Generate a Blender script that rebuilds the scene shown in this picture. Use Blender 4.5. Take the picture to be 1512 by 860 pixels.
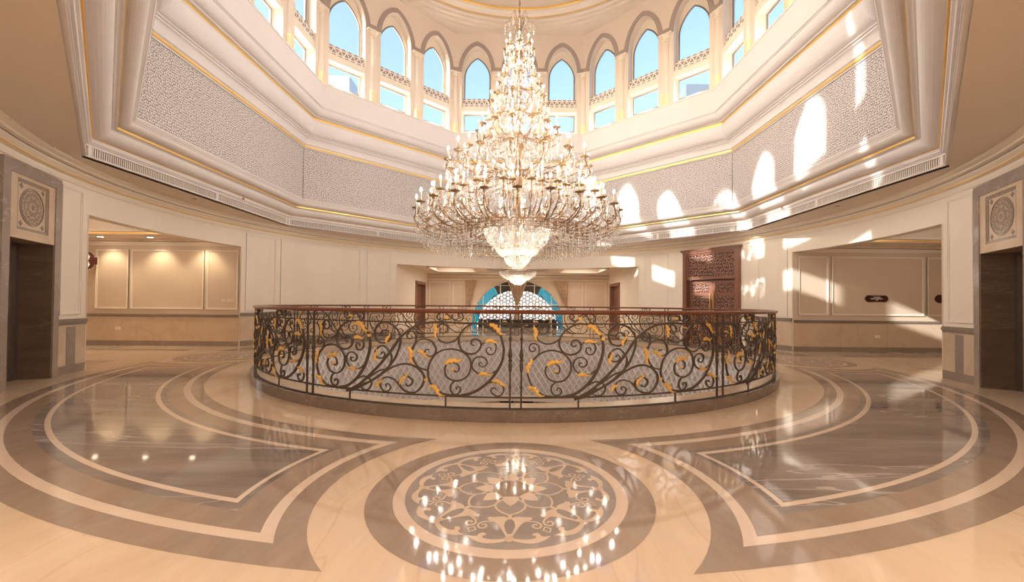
import bpy, math, random
from math import sin, cos, pi, radians as R, sqrt, atan2, acos
from mathutils import Vector, Euler, Matrix
for o in list(bpy.data.objects): bpy.data.objects.remove(o)
sc = bpy.context.scene
col = sc.collection
random.seed(7)

# ------------------------------------------------------------------ camera
F, PX, PY = 606.9, 768.1, 440.6
camd = bpy.data.cameras.new('camera'); cam = bpy.data.objects.new('camera', camd); col.objects.link(cam)
camd.sensor_width = 36; camd.sensor_fit = 'HORIZONTAL'; camd.lens = 36 * F / 1512
camd.shift_x = -(PX - 756) / 1512; camd.shift_y = (PY - 430) / 1512
camd.clip_start = .05; camd.clip_end = 300
_yaw, _pit, _rol = .0042, .0143, .0096
fw = Vector((sin(_yaw) * cos(_pit), cos(_yaw) * cos(_pit), sin(_pit)))
rt = Vector((cos(_yaw), -sin(_yaw), 0)); up = rt.cross(fw)
r2 = cos(_rol) * rt + sin(_rol) * up; u2 = -sin(_rol) * rt + cos(_rol) * up
cam.matrix_world = Matrix(((r2.x, u2.x, -fw.x, .0433), (r2.y, u2.y, -fw.y, -10.9305), (r2.z, u2.z, -fw.z, 1.45), (0, 0, 0, 1)))
sc.camera = cam

# ------------------------------------------------------------------ sky, sun, exposure
SUN_AZ, SUN_EL = -117.0, 24.0
w = bpy.data.worlds.new('sky'); sc.world = w; w.use_nodes = True
nt = w.node_tree; nt.nodes.clear()
sky = nt.nodes.new('ShaderNodeTexSky'); sky.sky_type = 'NISHITA'; sky.sun_disc = False
sky.sun_elevation = R(SUN_EL); sky.sun_rotation = R(SUN_AZ); sky.dust_density = 3.0; sky.air_density = 1.0
bg = nt.nodes.new('ShaderNodeBackground'); bg.inputs[1].default_value = .24
wo = nt.nodes.new('ShaderNodeOutputWorld')
nt.links.new(sky.outputs[0], bg.inputs[0]); nt.links.new(bg.outputs[0], wo.inputs[0])
sd = bpy.data.lights.new('sun', 'SUN'); sd.energy = 3.3; sd.angle = R(.6); sd.color = (1, .93, .84)
sun = bpy.data.objects.new('sun', sd); col.objects.link(sun)
sdir = Vector((sin(R(SUN_AZ)) * cos(R(SUN_EL)), cos(R(SUN_AZ)) * cos(R(SUN_EL)), sin(R(SUN_EL))))
sun.rotation_euler = sdir.to_track_quat('Z', 'Y').to_euler(); sun.location = (-20, -10, 25)
vs = sc.view_settings
vs.view_transform = 'Standard'; vs.look = 'None'; vs.gamma = 1; vs.exposure = 1.35; vs.use_curve_mapping = False
sc.cycles.max_bounces = 10; sc.cycles.diffuse_bounces = 6; sc.cycles.glossy_bounces = 4
sc.cycles.transmission_bounces = 4; sc.cycles.transparent_max_bounces = 24
sc.cycles.caustics_reflective = False; sc.cycles.caustics_refractive = False
sc.cycles.sample_clamp_indirect = 6; sc.cycles.blur_glossy = .5
WARM = (1, .93, .85)
CHW = 150          # watts of one chandelier lamp group
def lamp(name, loc, watts, color=WARM, size=.15, kind='POINT', rot=None, spot=None, sy=None):
    d = bpy.data.lights.new(name, kind); d.energy = watts; d.color = color
    if kind in ('POINT', 'SPOT'): d.shadow_soft_size = size
    if kind == 'SPOT': d.spot_size = R(spot or 90); d.spot_blend = .7
    if kind == 'AREA':
        d.size = size
        if sy: d.shape = 'RECTANGLE'; d.size_y = sy
    o = bpy.data.objects.new(name, d); col.objects.link(o); o.location = loc
    if rot: o.rotation_euler = rot
    return o

# ------------------------------------------------------------------ materials
def mat(name, base, rough=.5, metal=0., spec=.5, emit=None, estr=0.):
    m = bpy.data.materials.new(name); m.use_nodes = True
    b = m.node_tree.nodes['Principled BSDF']
    b.inputs['Base Color'].default_value = (*base, 1); b.inputs['Roughness'].default_value = rough
    b.inputs['Metallic'].default_value = metal; b.inputs['Specular IOR Level'].default_value = spec
    if emit: b.inputs['Emission Color'].default_value = (*emit, 1); b.inputs['Emission Strength'].default_value = estr
    return m
def N(m, t, **kw):
    n = m.node_tree.nodes.new(t)
    for k, v in kw.items(): setattr(n, k, v)
    return n
def L(m, a, b): m.node_tree.links.new(a, b)
def bsdf(m): return m.node_tree.nodes['Principled BSDF']
def ramp(m, stops, src):
    r = N(m, 'ShaderNodeValToRGB'); e = r.color_ramp.elements
    while len(e) < len(stops): e.new(.5)
    for i, (p, c) in enumerate(stops): e[i].position = p; e[i].color = (*c, 1)
    L(m, src, r.inputs[0]); return r
def mth(m, op, a, b=None):
    n = N(m, 'ShaderNodeMath', operation=op)
    for i, v in enumerate((a, b)):
        if v is None: continue
        if isinstance(v, (int, float)): n.inputs[i].default_value = v
        else: L(m, v, n.inputs[i])
    return n.outputs[0]
def marble(name, cols, scale=1.2, stretch=(1, 1, 1), rough=.1, vein=None, vscale=1.5, vamt=.5, rot=(0, 0, 0), world=True, detail=6, spec=.5):
    """noise-clouded polished stone with thin veins"""
    m = mat(name, cols[0], rough, spec=spec)
    if world: src = N(m, 'ShaderNodeNewGeometry').outputs['Position']
    else: src = N(m, 'ShaderNodeTexCoord').outputs['Object']
    mp = N(m, 'ShaderNodeMapping'); L(m, src, mp.inputs[0]); mp.inputs['Scale'].default_value = stretch; mp.inputs['Rotation'].default_value = rot
    n1 = N(m, 'ShaderNodeTexNoise'); L(m, mp.outputs[0], n1.inputs['Vector'])
    n1.inputs['Scale'].default_value = scale; n1.inputs['Detail'].default_value = detail; n1.inputs['Distortion'].default_value = .6; n1.inputs['Roughness'].default_value = .75
    k = len(cols); r = ramp(m, [(.32 + .36 * i / (k - 1), c) for i, c in enumerate(cols)], n1.outputs[0]); out = r.outputs[0]
    if vein:
        n2 = N(m, 'ShaderNodeTexNoise'); L(m, mp.outputs[0], n2.inputs['Vector'])
        n2.inputs['Scale'].default_value = vscale; n2.inputs['Detail'].default_value = 4; n2.inputs['Distortion'].default_value = .35
        a = mth(m, 'ABSOLUTE', mth(m, 'SUBTRACT', n2.outputs[0], .5))
        v = mth(m, 'MULTIPLY', mth(m, 'LESS_THAN', a, .0045), vamt)
        v2 = mth(m, 'MULTIPLY', v, n1.outputs[0])
        mx = N(m, 'ShaderNodeMix', data_type='RGBA'); L(m, v2, mx.inputs[0]); L(m, out, mx.inputs[6]); mx.inputs[7].default_value = (*vein, 1); out = mx.outputs[2]
    L(m, out, bsdf(m).inputs['Base Color'])
    return m
def spirals(name, ground, line, scale, rough=.6, bump=.4, thr=.15, turns=9.0, spec=.4, dist=.01):
    """carved arabesque: a spiral scroll in every Voronoi cell of the local x-z plane"""
    m = mat(name, ground, rough, spec=spec)
    tc = N(m, 'ShaderNodeTexCoord'); sp = N(m, 'ShaderNodeSeparateXYZ'); L(m, tc.outputs['Object'], sp.inputs[0])
    cb = N(m, 'ShaderNodeCombineXYZ'); L(m, sp.outputs[0], cb.inputs[0]); L(m, sp.outputs[2], cb.inputs[1])
    sv = N(m, 'ShaderNodeVectorMath', operation='SCALE'); L(m, cb.outputs[0], sv.inputs[0]); sv.inputs['Scale'].default_value = scale
    vo = N(m, 'ShaderNodeTexVoronoi', voronoi_dimensions='2D'); L(m, sv.outputs[0], vo.inputs['Vector']); vo.inputs['Scale'].default_value = 1; vo.inputs['Randomness'].default_value = .85
    df = N(m, 'ShaderNodeVectorMath', operation='SUBTRACT'); L(m, sv.outputs[0], df.inputs[0]); L(m, vo.outputs['Position'], df.inputs[1])
    s2 = N(m, 'ShaderNodeSeparateXYZ'); L(m, df.outputs[0], s2.inputs[0])
    an = mth(m, 'ARCTAN2', s2.outputs[1], s2.outputs[0])
    sg = mth(m, 'SUBTRACT', mth(m, 'MULTIPLY', mth(m, 'GREATER_THAN', vo.outputs['Color'], .5), 2), 1)
    sn = mth(m, 'SINE', mth(m, 'ADD', mth(m, 'MULTIPLY', an, sg), mth(m, 'MULTIPLY', vo.outputs['Distance'], turns)))
    r = ramp(m, [(.5 - thr, line), (.5 + thr, ground)], mth(m, 'ADD', mth(m, 'MULTIPLY', sn, .5), .5))
    L(m, r.outputs[0], bsdf(m).inputs['Base Color'])
    bp = N(m, 'ShaderNodeBump'); bp.inputs['Strength'].default_value = bump; bp.inputs['Distance'].default_value = dist
    L(m, sn, bp.inputs['Height']); L(m, bp.outputs[0], bsdf(m).inputs['Normal'])
    return m
def star_lattice(name, ground, line):
    """three families of crossing bars in the local x-z plane"""
    m = mat(name, ground, .6)
    tc = N(m, 'ShaderNodeTexCoord'); acc = None
    for k in range(3):
        a = R(60 * k)
        d = N(m, 'ShaderNodeVectorMath', operation='DOT_PRODUCT'); L(m, tc.outputs['Object'], d.inputs[0]); d.inputs[1].default_value = (sin(a) / .19, 0, cos(a) / .19)
        f = mth(m, 'ABSOLUTE', mth(m, 'SUBTRACT', mth(m, 'FRACT', mth(m, 'ADD', d.outputs['Value'], .5)), .5))
        l = mth(m, 'LESS_THAN', f, .10); acc = l if acc is None else mth(m, 'MAXIMUM', acc, l)
    mx = N(m, 'ShaderNodeMix', data_type='RGBA'); L(m, acc, mx.inputs[0]); mx.inputs[6].default_value = (*ground, 1); mx.inputs[7].default_value = (*line, 1)
    L(m, mx.outputs[2], bsdf(m).inputs['Base Color'])
    bp = N(m, 'ShaderNodeBump'); bp.inputs['Strength'].default_value = .5; bp.inputs['Distance'].default_value = .01; L(m, acc, bp.inputs['Height']); L(m, bp.outputs[0], bsdf(m).inputs['Normal'])
    return m
def plaster(name, base, rough=.55):
    m = mat(name, base, rough, spec=.3)
    n = N(m, 'ShaderNodeTexNoise'); g = N(m, 'ShaderNodeNewGeometry'); L(m, g.outputs['Position'], n.inputs['Vector']); n.inputs['Scale'].default_value = 1.3; n.inputs['Detail'].default_value = 3
    r = ramp(m, [(.3, tuple(c * .97 for c in base)), (.7, base)], n.outputs[0]); L(m, r.outputs[0], bsdf(m).inputs['Base Color'])
    return m
def thin_glass(name, tint=(.95, .97, 1), gl=.03, rough=.0):
    m = bpy.data.materials.new(name); m.use_nodes = True; t = m.node_tree; t.nodes.clear()
    o = t.nodes.new('ShaderNodeOutputMaterial'); a = t.nodes.new('ShaderNodeBsdfTransparent'); g = t.nodes.new('ShaderNodeBsdfGlossy'); x = t.nodes.new('ShaderNodeMixShader')
    a.inputs[0].default_value = (*tint, 1); g.inputs['Roughness'].default_value = rough; x.inputs[0].default_value = gl
    t.links.new(a.outputs[0], x.inputs[1]); t.links.new(g.outputs[0], x.inputs[2]); t.links.new(x.outputs[0], o.inputs[0]); return m
def crystal_mat():
    m = bpy.data.materials.new('cut_crystal'); m.use_nodes = True; t = m.node_tree; t.nodes.clear()
    o = t.nodes.new('ShaderNodeOutputMaterial'); a = t.nodes.new('ShaderNodeBsdfTransparent'); g = t.nodes.new('ShaderNodeBsdfGlossy'); d = t.nodes.new('ShaderNodeBsdfTranslucent'); d2 = t.nodes.new('ShaderNodeBsdfDiffuse')
    a.inputs[0].default_value = (1, .99, .97, 1); g.inputs['Roughness'].default_value = .2; d.inputs[0].default_value = (1, .96, .90, 1); d2.inputs[0].default_value = (1, .97, .93, 1)
    x = t.nodes.new('ShaderNodeMixShader'); x.inputs[0].default_value = .72; y = t.nodes.new('ShaderNodeMixShader'); y.inputs[0].default_value = .54; z = t.nodes.new('ShaderNodeMixShader'); z.inputs[0].default_value = .4
    t.links.new(d.outputs[0], z.inputs[1]); t.links.new(d2.outputs[0], z.inputs[2])
    t.links.new(g.outputs[0], x.inputs[1]); t.links.new(z.outputs[0], x.inputs[2])
    t.links.new(a.outputs[0], y.inputs[1]); t.links.new(x.outputs[0], y.inputs[2]); t.links.new(y.outputs[0], o.inputs[0]); return m
M = dict(
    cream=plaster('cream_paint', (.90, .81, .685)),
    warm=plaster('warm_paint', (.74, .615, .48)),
    ceil=plaster('ceiling_paint', (.79, .68, .57)),
    white=plaster('white_plaster', (.80, .75, .725)),
    drum=plaster('drum_plaster', (.84, .74, .64)),
    pale=plaster('pale_stone_paint', (.90, .82, .71)),
    taupe=mat('taupe_trim', (.42, .345, .315), .5),
    floor=marble('beige_marble', [(.66, .51, .36), (.74, .59, .43), (.80, .655, .50)], 1.0, (1, .25, 1), .05, (.55, .38, .24), 1.0, .5, (0, 0, .5)),
    brown=marble('brown_marble', [(.30, .225, .17), (.36, .275, .21), (.42, .33, .26)], 1.6, (1, .35, 1), .06, (.42, .33, .26), 1.2, .5, (0, 0, .6)),
    inlay=marble('white_marble', [(.74, .60, .48), (.79, .66, .54)], 2, rough=.07),
    grey=marble('grey_marble', [(.20, .17, .15), (.27, .23, .205), (.34, .295, .265)], 1.6, (.3, 1.6, 1), .05, (.62, .56, .52), .8, 1.0, (0, 0, .15)),
    greyp=marble('grey_marble_fine', [(.32, .28, .26), (.40, .355, .33)], 5, rough=.08),
    dado=marble('dado_marble', [(.58, .44, .31), (.66, .52, .38), (.70, .56, .42)], 1.5, rough=.15),
    rail_stone=marble('taupe_marble', [(.27, .22, .18), (.34, .28, .235)], 2.5, (1, 1, 2), .15, (.48, .40, .33), 2, .7),
    curb_stone=marble('curb_marble', [(.17, .135, .11), (.23, .185, .155)], 2.5, (1, 1, 2), .15, (.48, .40, .33), 2, .5),
    building=mat('neighbour_render', (.75, .73, .70), .7), tower=mat('neighbour_glazing', (.16, .20, .25), .3),
    frame_stone=marble('frame_marble', [(.30, .245, .205), (.37, .31, .27)], 2.5, rough=.12, vein=(.55, .48, .42), vscale=1.4, vamt=.8),
    jamb_stone=marble('dark_jamb_marble', [(.19, .14, .10), (.26, .195, .145)], 1.6, (.5, .5, 2.6), .12, (.36, .29, .23), 1.1, .7, (.35, .3, 0)),
    gold=mat('gilding', (.93, .60, .18), .36, .6),
    goldp=mat('gold_paint', (.80, .50, .17), .4, .4),
    brass=mat('chandelier_brass', (.36, .225, .12), .32, .8),
    iron=mat('wrought_iron', (.085, .06, .045), .45, .2),
    rail=mat('mahogany_rail', (.20, .06, .028), .2),
    wood=mat('door_wood', (.25, .115, .075), .28),
    carve=spirals('carved_door_wood', (.36, .185, .13), (.05, .02, .012), 7.5, .35, .7, .4, 10),
    frieze=spirals('carved_frieze', (.84, .795, .775), (.30, .25, .235), 17, .6, .45, .30, 9.0, dist=.006),
    fret=star_lattice('fret_stone', (.36, .28, .25), (.92, .86, .80)),
    steel=mat('elevator_steel', (.30, .27, .25), .35, .9),
    dark=mat('dark_void', (.02, .016, .013), .6),
    shade=mat('vent_shadow_metal', (.09, .075, .065), .6),
    ventw=mat('vent_white_metal', (.80, .72, .65), .45),
    sign=mat('sign_maroon', (.06, .013, .010), .3),
    signw=mat('sign_lettering', (.86, .78, .74), .5),
    plastic=mat('white_plastic', (.82, .74, .66), .4),
    glass=thin_glass('window_glass'),
    teal=thin_glass('teal_glass', (.005, .17, .26), .06),
    olive=mat('dark_olive_panel', (.10, .08, .04), .5),
    curtain=mat('drape_satin', (.30, .19, .12), .45, .0),
    bulb=mat('lamp_bulb', (1, .9, .8), .3, emit=(1, .91, .81), estr=74),
    candle=mat('candle_sleeve', (.72, .55, .36), .4, .3),
    lattice_w=mat('lattice_white', (.90, .88, .87), .5),
    lattice_b=mat('lattice_backing', (.70, .645, .64), .7),
    downlight=mat('downlight_lens', (1, .9, .7), .3, emit=(1, .85, .6), estr=6),
    crystal=crystal_mat(),
)
# curtain stripes
_m = M['curtain']; _t = N(_m, 'ShaderNodeTexCoord'); _n = N(_m, 'ShaderNodeTexNoise'); L(_m, _t.outputs['Object'], _n.inputs['Vector']); _n.inputs['Scale'].default_value = 9
_r = ramp(_m, [(.35, (.50, .36, .24)), (.65, (.75, .58, .42))], _n.outputs[0]); L(_m, _r.outputs[0], bsdf(_m).inputs['Base Color'])

# ------------------------------------------------------------------ mesh helpers
class MB:
    def __init__(s): s.v = []; s.f = []
    def add(s, vs_, fs):
        b = len(s.v); s.v += [tuple(p) for p in vs_]; s.f += [tuple(i + b for i in f) for f in fs]; return s
    def box(s, x0, x1, y0, y1, z0, z1):
        return s.add([(x0, y0, z0), (x1, y0, z0), (x1, y1, z0), (x0, y1, z0), (x0, y0, z1), (x1, y0, z1), (x1, y1, z1), (x0, y1, z1)],
                     [(0, 3, 2, 1), (4, 5, 6, 7), (0, 1, 5, 4), (1, 2, 6, 5), (2, 3, 7, 6), (3, 0, 4, 7)])
    def cyl(s, a0, a1, ra, rb, z0, z1, n=None):
        """curved block: angles in degrees clockwise from +Y, radii ra..rb"""
        n = n or max(1, int(abs(a1 - a0) / 3)); vs_ = []
        for i in range(n + 1):
            a = R(a0 + (a1 - a0) * i / n)
            for r, z in ((ra, z0), (rb, z0), (rb, z1), (ra, z1)): vs_.append((r * sin(a), r * cos(a), z))
        fs = [(0, 1, 2, 3), tuple(n * 4 + k for k in (3, 2, 1, 0))]
        for i in range(n):
            for k in range(4): fs.append((i * 4 + k, (i + 1) * 4 + k, (i + 1) * 4 + (k + 1) % 4, i * 4 + (k + 1) % 4))
        return s.add(vs_, fs)
    def tube(s, pts, rad, n=6, cap=True):
        pts = [Vector(p) for p in pts]; k = len(pts); vs_ = []; prev = None
        for i, p in enumerate(pts):
            d = (pts[min(i + 1, k - 1)] - pts[max(i - 1, 0)]).normalized()
            if prev is None:
                a = Vector((0, 0, 1)) if abs(d.z) < .9 else Vector((1, 0, 0)); x = d.cross(a).normalized()
            else: x = (prev - d * prev.dot(d)).normalized()
            prev = x; y = d.cross(x); r = rad[i] if isinstance(rad, (list, tuple)) else rad
            for j in range(n): vs_.append(p + (x * cos(2 * pi * j / n) + y * sin(2 * pi * j / n)) * r)
        fs = [(i * n + j, i * n + (j + 1) % n, (i + 1) * n + (j + 1) % n, (i + 1) * n + j) for i in range(k - 1) for j in range(n)]
        if cap: fs += [tuple(range(n))[::-1], tuple((k - 1) * n + j for j in range(n))]
        return s.add(vs_, fs)
    def lathe(s, prof, n=24, c=(0, 0, 0), closed=False, a0=0, a1=360):
        full = abs(a1 - a0) >= 359.9; m_ = n if full else n + 1; k = len(prof); vs_ = []
        for i in range(m_):
            a = R(a0 + (a1 - a0) * i / n)
            for r, z in prof: vs_.append((c[0] + r * sin(a), c[1] + r * cos(a), c[2] + z))
        kk = k if closed else k - 1
        fs = [(i * k + j, i * k + (j + 1) % k, ((i + 1) % m_) * k + (j + 1) % k, ((i + 1) % m_) * k + j) for i in range(n) for j in range(kk)]
        return s.add(vs_, fs)
    def prism(s, poly, z0, z1):
        """extrude an xy outline between z0 and z1"""
        k = len(poly)
        return s.add([(x, y, z0) for x, y in poly] + [(x, y, z1) for x, y in poly],
                     [tuple(range(k))[::-1], tuple(range(k, 2 * k))] + [(i, (i + 1) % k, k + (i + 1) % k, k + i) for i in range(k)])
    def prism_xz(s, poly, y0, y1):
        k = len(poly)
        return s.add([(x, y0, z) for x, z in poly] + [(x, y1, z) for x, z in poly],
                     [tuple(range(k)), tuple(range(k, 2 * k))[::-1]] + [(i, k + i, k + (i + 1) % k, (i + 1) % k) for i in range(k)])
    def strip(s, pts, w, z0, z1, closed=False, wend=None):
        """flat ribbon along xy points"""
        k = len(pts); vs_ = []
        for i, (x, y) in enumerate(pts):
            a = pts[(i + 1) % k if closed else min(i + 1, k - 1)]; b = pts[(i - 1) % k if closed else max(i - 1, 0)]
            dx, dy = a[0] - b[0], a[1] - b[1]; l = sqrt(dx * dx + dy * dy) or 1; nx, ny = -dy / l, dx / l
            ww = (w if wend is None else w + (wend - w) * i / (k - 1)) / 2
            vs_ += [(x + nx * ww, y + ny * ww, z0), (x - nx * ww, y - ny * ww, z0), (x - nx * ww, y - ny * ww, z1), (x + nx * ww, y + ny * ww, z1)]
        fs = []
        for i in range(k if closed else k - 1):
            j = (i + 1) % k
            for q in range(4): fs.append((i * 4 + q, j * 4 + q, j * 4 + (q + 1) % 4, i * 4 + (q + 1) % 4))
        if not closed: fs += [(0, 1, 2, 3), tuple((k - 1) * 4 + q for q in (3, 2, 1, 0))]
        return s.add(vs_, fs)
    def octa(s, p, rx, rz):
        x, y, z = p
        return s.add([(x + rx, y, z), (x, y + rx, z), (x - rx, y, z), (x, y - rx, z), (x, y, z + rz), (x, y, z - rz)],
                     [(0, 1, 4), (1, 2, 4), (2, 3, 4), (3, 0, 4), (1, 0, 5), (2, 1, 5), (3, 2, 5), (0, 3, 5)])
    def octprof(s, prof, closed=False):
        """sweep an (apothem, z) profile round the regular octagon, mitred"""
        k = len(prof); vs_ = []
        for i in range(8):
            a = R(22.5 + 45 * i)
            for ap, z in prof: r = ap / cos(R(22.5)); vs_.append((r * sin(a), r * cos(a), z))
        kk = k if closed else k - 1
        return s.add(vs_, [(i * k + j, i * k + (j + 1) % k, ((i + 1) % 8) * k + (j + 1) % k, ((i + 1) % 8) * k + j) for i in range(8) for j in range(kk)])
    def mesh(s, name, m, smooth=False):
        me = bpy.data.meshes.new(name); me.from_pydata(s.v, [], s.f); me.materials.append(m)
        if smooth: me.polygons.foreach_set('use_smooth', [True] * len(me.polygons))
        me.update(); return me
    def build(s, name, m, parent=None, smooth=False, loc=(0, 0, 0), rz=0):
        return put(name, s.mesh(name, m, smooth), parent, loc, rz)
def put(name, me, parent=None, loc=(0, 0, 0), rz=0):
    o = bpy.data.objects.new(name, me); col.objects.link(o); o.location = loc; o.rotation_euler = (0, 0, rz)
    if parent: o.parent = parent
    return o
def tag(o, label, cat, group=None, kind=None):
    o['label'] = label; o['category'] = cat
    if group: o['group'] = group
    if kind: o['kind'] = kind
    return o
def empty(name, loc=(0, 0, 0), rz=0, parent=None):
    o = bpy.data.objects.new(name, None); col.objects.link(o); o.location = loc; o.rotation_euler = (0, 0, rz); o.empty_display_size = .2
    if parent: o.parent = parent
    return o
def struct(o, label, cat): return tag(o, label, cat, kind='structure')
def pol(a, r, z=0): return (r * sin(R(a)), r * cos(R(a)), z)
def crom(pts, sub=4):
    out = []; n = len(pts)
    for i in range(n - 1):
        p0, p1, p2, p3 = pts[max(i - 1, 0)], pts[i], pts[i + 1], pts[min(i + 2, n - 1)]
        for k in range(sub):
            t = k / sub
            out.append(tuple(.5 * (2 * b + (c - a) * t + (2 * a - 5 * b + 4 * c - d) * t * t + (3 * b - a - 3 * c + d) * t ** 3) for a, b, c, d in zip(p0, p1, p2, p3)))
    out.append(tuple(pts[-1])); return out
# ------------------------------------------------------------------ setting: floor with marble inlay
RW = 9.22                                    # radius of the round hall wall
def ring(mb, ri, ro, z0, z1, n=96): return mb.lathe([(ri, z0), (ro, z0), (ro, z1), (ri, z1)], n, closed=True)
floor = struct(ring(MB(), 5.72, 17.5, -.3, 0).build('floor', M['floor']), 'polished beige marble floor of the round hall with inlaid brown, grey and white stone', 'floor')
RM = 7.69                                    # circle on which the four medallions lie
def kidney(r1, r2, rm, z, nr=26, nt=36):
    """region between two arcs, its ends scooped out round the medallions"""
    mb = MB(); vs_ = []; fs = []
    for i in range(nr + 1):
        r = r1 + (r2 - r1) * i / nr
        h = 45 - math.degrees(acos(min(1, (r * r + RM * RM - rm * rm) / (2 * r * RM))))
        for j in range(nt + 1):
            a = R(-h + 2 * h * j / nt); vs_.append((r * sin(a), r * cos(a), z))
    for i in range(nr):
        for j in range(nt): q = i * (nt + 1) + j; fs.append((q, q + 1, q + nt + 2, q + nt + 1))
    return mb.add(vs_, fs)
LAY = [('inlay_border', 'brown', 6.57, 8.755, 1.42), ('inlay_wide_band', 'inlay', 6.74, 8.56, 1.60), ('inlay_field', 'brown', 6.83, 8.475, 1.685), ('inlay_grey_border', 'grey', 7.03, 8.28, 1.92),
       ('inlay_thin_band', 'inlay', 7.106, 8.19, 1.975), ('inlay_grey_field', 'grey', 7.164, 8.14, 2.02)]
lay_me = [kidney(a, b, c, .001 + .0007 * i).mesh(n, M[m]) for i, (n, m, a, b, c) in enumerate(LAY)]
for k in range(4):
    p = put('inlay_border', lay_me[0], floor, (0, 0, 0), R(45 + 90 * k))
    for me, l in zip(lay_me[1:], LAY[1:]): put(l[0], me, p)
# medallion: eightfold flower in white on grey
def disc(r, z, n=72): return MB().lathe([(0.0001, z), (r, z)], n)
def arc_pts(cx, cy, r, a0, a1, n=10): return [(cx + r * cos(R(a0 + (a1 - a0) * i / n)), cy + r * sin(R(a0 + (a1 - a0) * i / n))) for i in range(n + 1)]
def mir(p): return [(-x, y) for x, y in p][::-1]
def motif_pieces(z):
    """one eighth of the flower, y radial: list of (name, MB)"""
    st = MB().prism([(0, .285), (.03, .25), (.062, .19), (.058, .142), (0, .135), (-.058, .142), (-.062, .19), (-.03, .25)], z, z + .0008)
    pet = MB(); half = crom([(0, .408), (.055, .375), (.10, .315), (.105, .255), (.075, .205), (.055, .185)], 4)
    pet.strip(half, .016, z, z + .0008); pet.strip(mir(half), .016, z, z + .0008)
    lil = MB(); rgt = crom([(.012, .695), (.03, .645), (.052, .585), (.075, .53), (.11, .49), (.142, .472), (.152, .45), (.135, .432), (.11, .437), (.07, .43), (.03, .435), (.012, .45)], 3)
    slit = [(.012, .46), (.032, .50), (.036, .55), (.026, .60), (.012, .645)]
    half_l = rgt + slit
    lil.prism(half_l, z, z + .0008); lil.prism(mir(half_l), z, z + .0008); lil.prism([(-.014, .64), (.014, .64), (.014, .70), (-.014, .70)], z, z + .0008)
    lil.prism([(-.014, .40), (.014, .40), (.014, .465), (-.014, .465)], z, z + .0008); lil.prism(arc_pts(0, .695, .03, 0, 330, 11), z, z + .0008)
    lf = MB(); o = crom([(.015, .712), (.055, .73), (.115, .742), (.17, .735), (.225, .70), (.262, .655)], 4)
    i_ = crom([(.262, .655), (.225, .665), (.20, .66), (.19, .635), (.165, .625), (.145, .64), (.15, .655), (.165, .66), (.165, .68), (.135, .695), (.09, .70), (.05, .695), (.015, .685)], 3)
    lf.prism(o + i_[1:], z, z + .0008); lf.prism(mir(o + i_[1:]), z, z + .0008)
    # scroll between two lilies, on the 22.5 degree line
    scr = MB(); c, s_ = cos(R(22.5)), sin(R(22.5))
    def rotp(P): return [(x * c + y * s_, -x * s_ + y * c) for x, y in P]
    for sg in (1, -1):
        sp = [(sg * x, y) for x, y in crom([(.115, .475), (.075, .497), (.03, .525), (.012, .565), (.035, .598), (.065, .59), (.07, .56), (.05, .548), (.037, .562)], 4)]
        scr.strip(rotp(sp), .014, z, z + .0008)
    scr.strip(rotp([(0, .60), (.028, .632), (0, .668), (-.028, .632)]), .013, z, z + .0008, closed=True)
    return [('star_petal', st), ('outline_petal', pet), ('lily_inlay', lil), ('leaf_inlay', lf), ('scroll_inlay', scr)]
med_pieces = [(n, mb.mesh(n, M['inlay'])) for n, mb in motif_pieces(.0046)]
med_base = disc(1.078, .0015).mesh('medallion', M['brown']); med_ring = disc(.887, .0025).mesh('medallion_ring', M['inlay']); med_field = disc(.802, .0035).mesh('medallion_field', M['greyp'])
med_eye = disc(.137, .0058, 48).mesh('medallion_eye', M['brown'])
for k in range(4):
    p = put('medallion', med_base, floor, (RM * sin(R(180 + 90 * k)), RM * cos(R(180 + 90 * k)), 0), 0)
    put('medallion_ring', med_ring, p); put('medallion_field', med_field, p); put('medallion_eye', med_eye, p)
    for q in range(8):
        for n, me in med_pieces: put(n, me, p, (0, 0, 0), R(45 * q))
for sx in (-1, 1):                           # triple dark lines in the side passages
    for w_, y in ((.09, 1.25), (.035, 1.42), (.035, 1.08)):
        MB().box(sx * 9.6, sx * 15, y - w_, y, 0, .002).build('inlay_line', M['brown'], floor)
        MB().box(sx * 9.6, sx * 15, -y, -y + w_, 0, .002).build('inlay_line', M['brown'], floor)

# ------------------------------------------------------------------ well in the middle
wl = MB(); wl.cyl(0, 360, 5.60, 5.72, -2.2, 0, 96)
well = struct(wl.build('wall_well', M['lattice_b']), 'mauve lining wall of the round well behind white diamond lattice', 'wall')
for sg in (1, -1):
    mb = MB(); n = 7; vs_ = []
    for i in range(n + 1):
        a = R(sg * 14.2 * i / n); z = -2.18 + 2.16 * i / n; da = .021 / 5.58
        for r, d in ((5.555, -da), (5.60, -da), (5.60, da), (5.555, da)): vs_.append((r * sin(a + d), r * cos(a + d), z))
    fs = [(i * 4 + q, (i + 1) * 4 + q, (i + 1) * 4 + (q + 1) % 4, i * 4 + (q + 1) % 4) for i in range(n) for q in range(4)]
    me = mb.add(vs_, fs).mesh('lattice_slat', M['lattice_w'])
    for k in range(139): put('lattice_slat', me, well, (0, 0, 0), 2 * pi * k / 139)
struct(MB().cyl(0, 360, 5.50, 5.9, -2.42, -2.2, 96).build('trim_1', M['pale']), 'pale stone band under the lattice of the well', 'trim')
struct(ring(MB(), .01, 10.2, -5.7, -5.5).build('floor_lower', M['floor']), 'beige floor of the level below, seen through the well', 'floor')
lw = MB(); lw.cyl(-5.2, 5.2, 9.0, 9.2, -3.2, -2.3, 4); lw.cyl(-1.0, 1.7, 9.0, 9.2, -5.5, -3.2, 2)
lw.cyl(5.2, 354.8, 9.0, 9.2, -5.5, -2.3, 90)
struct(lw.build('wall_lower', M['dado']), 'beige wall of the lower level under the well', 'wall')
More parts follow.
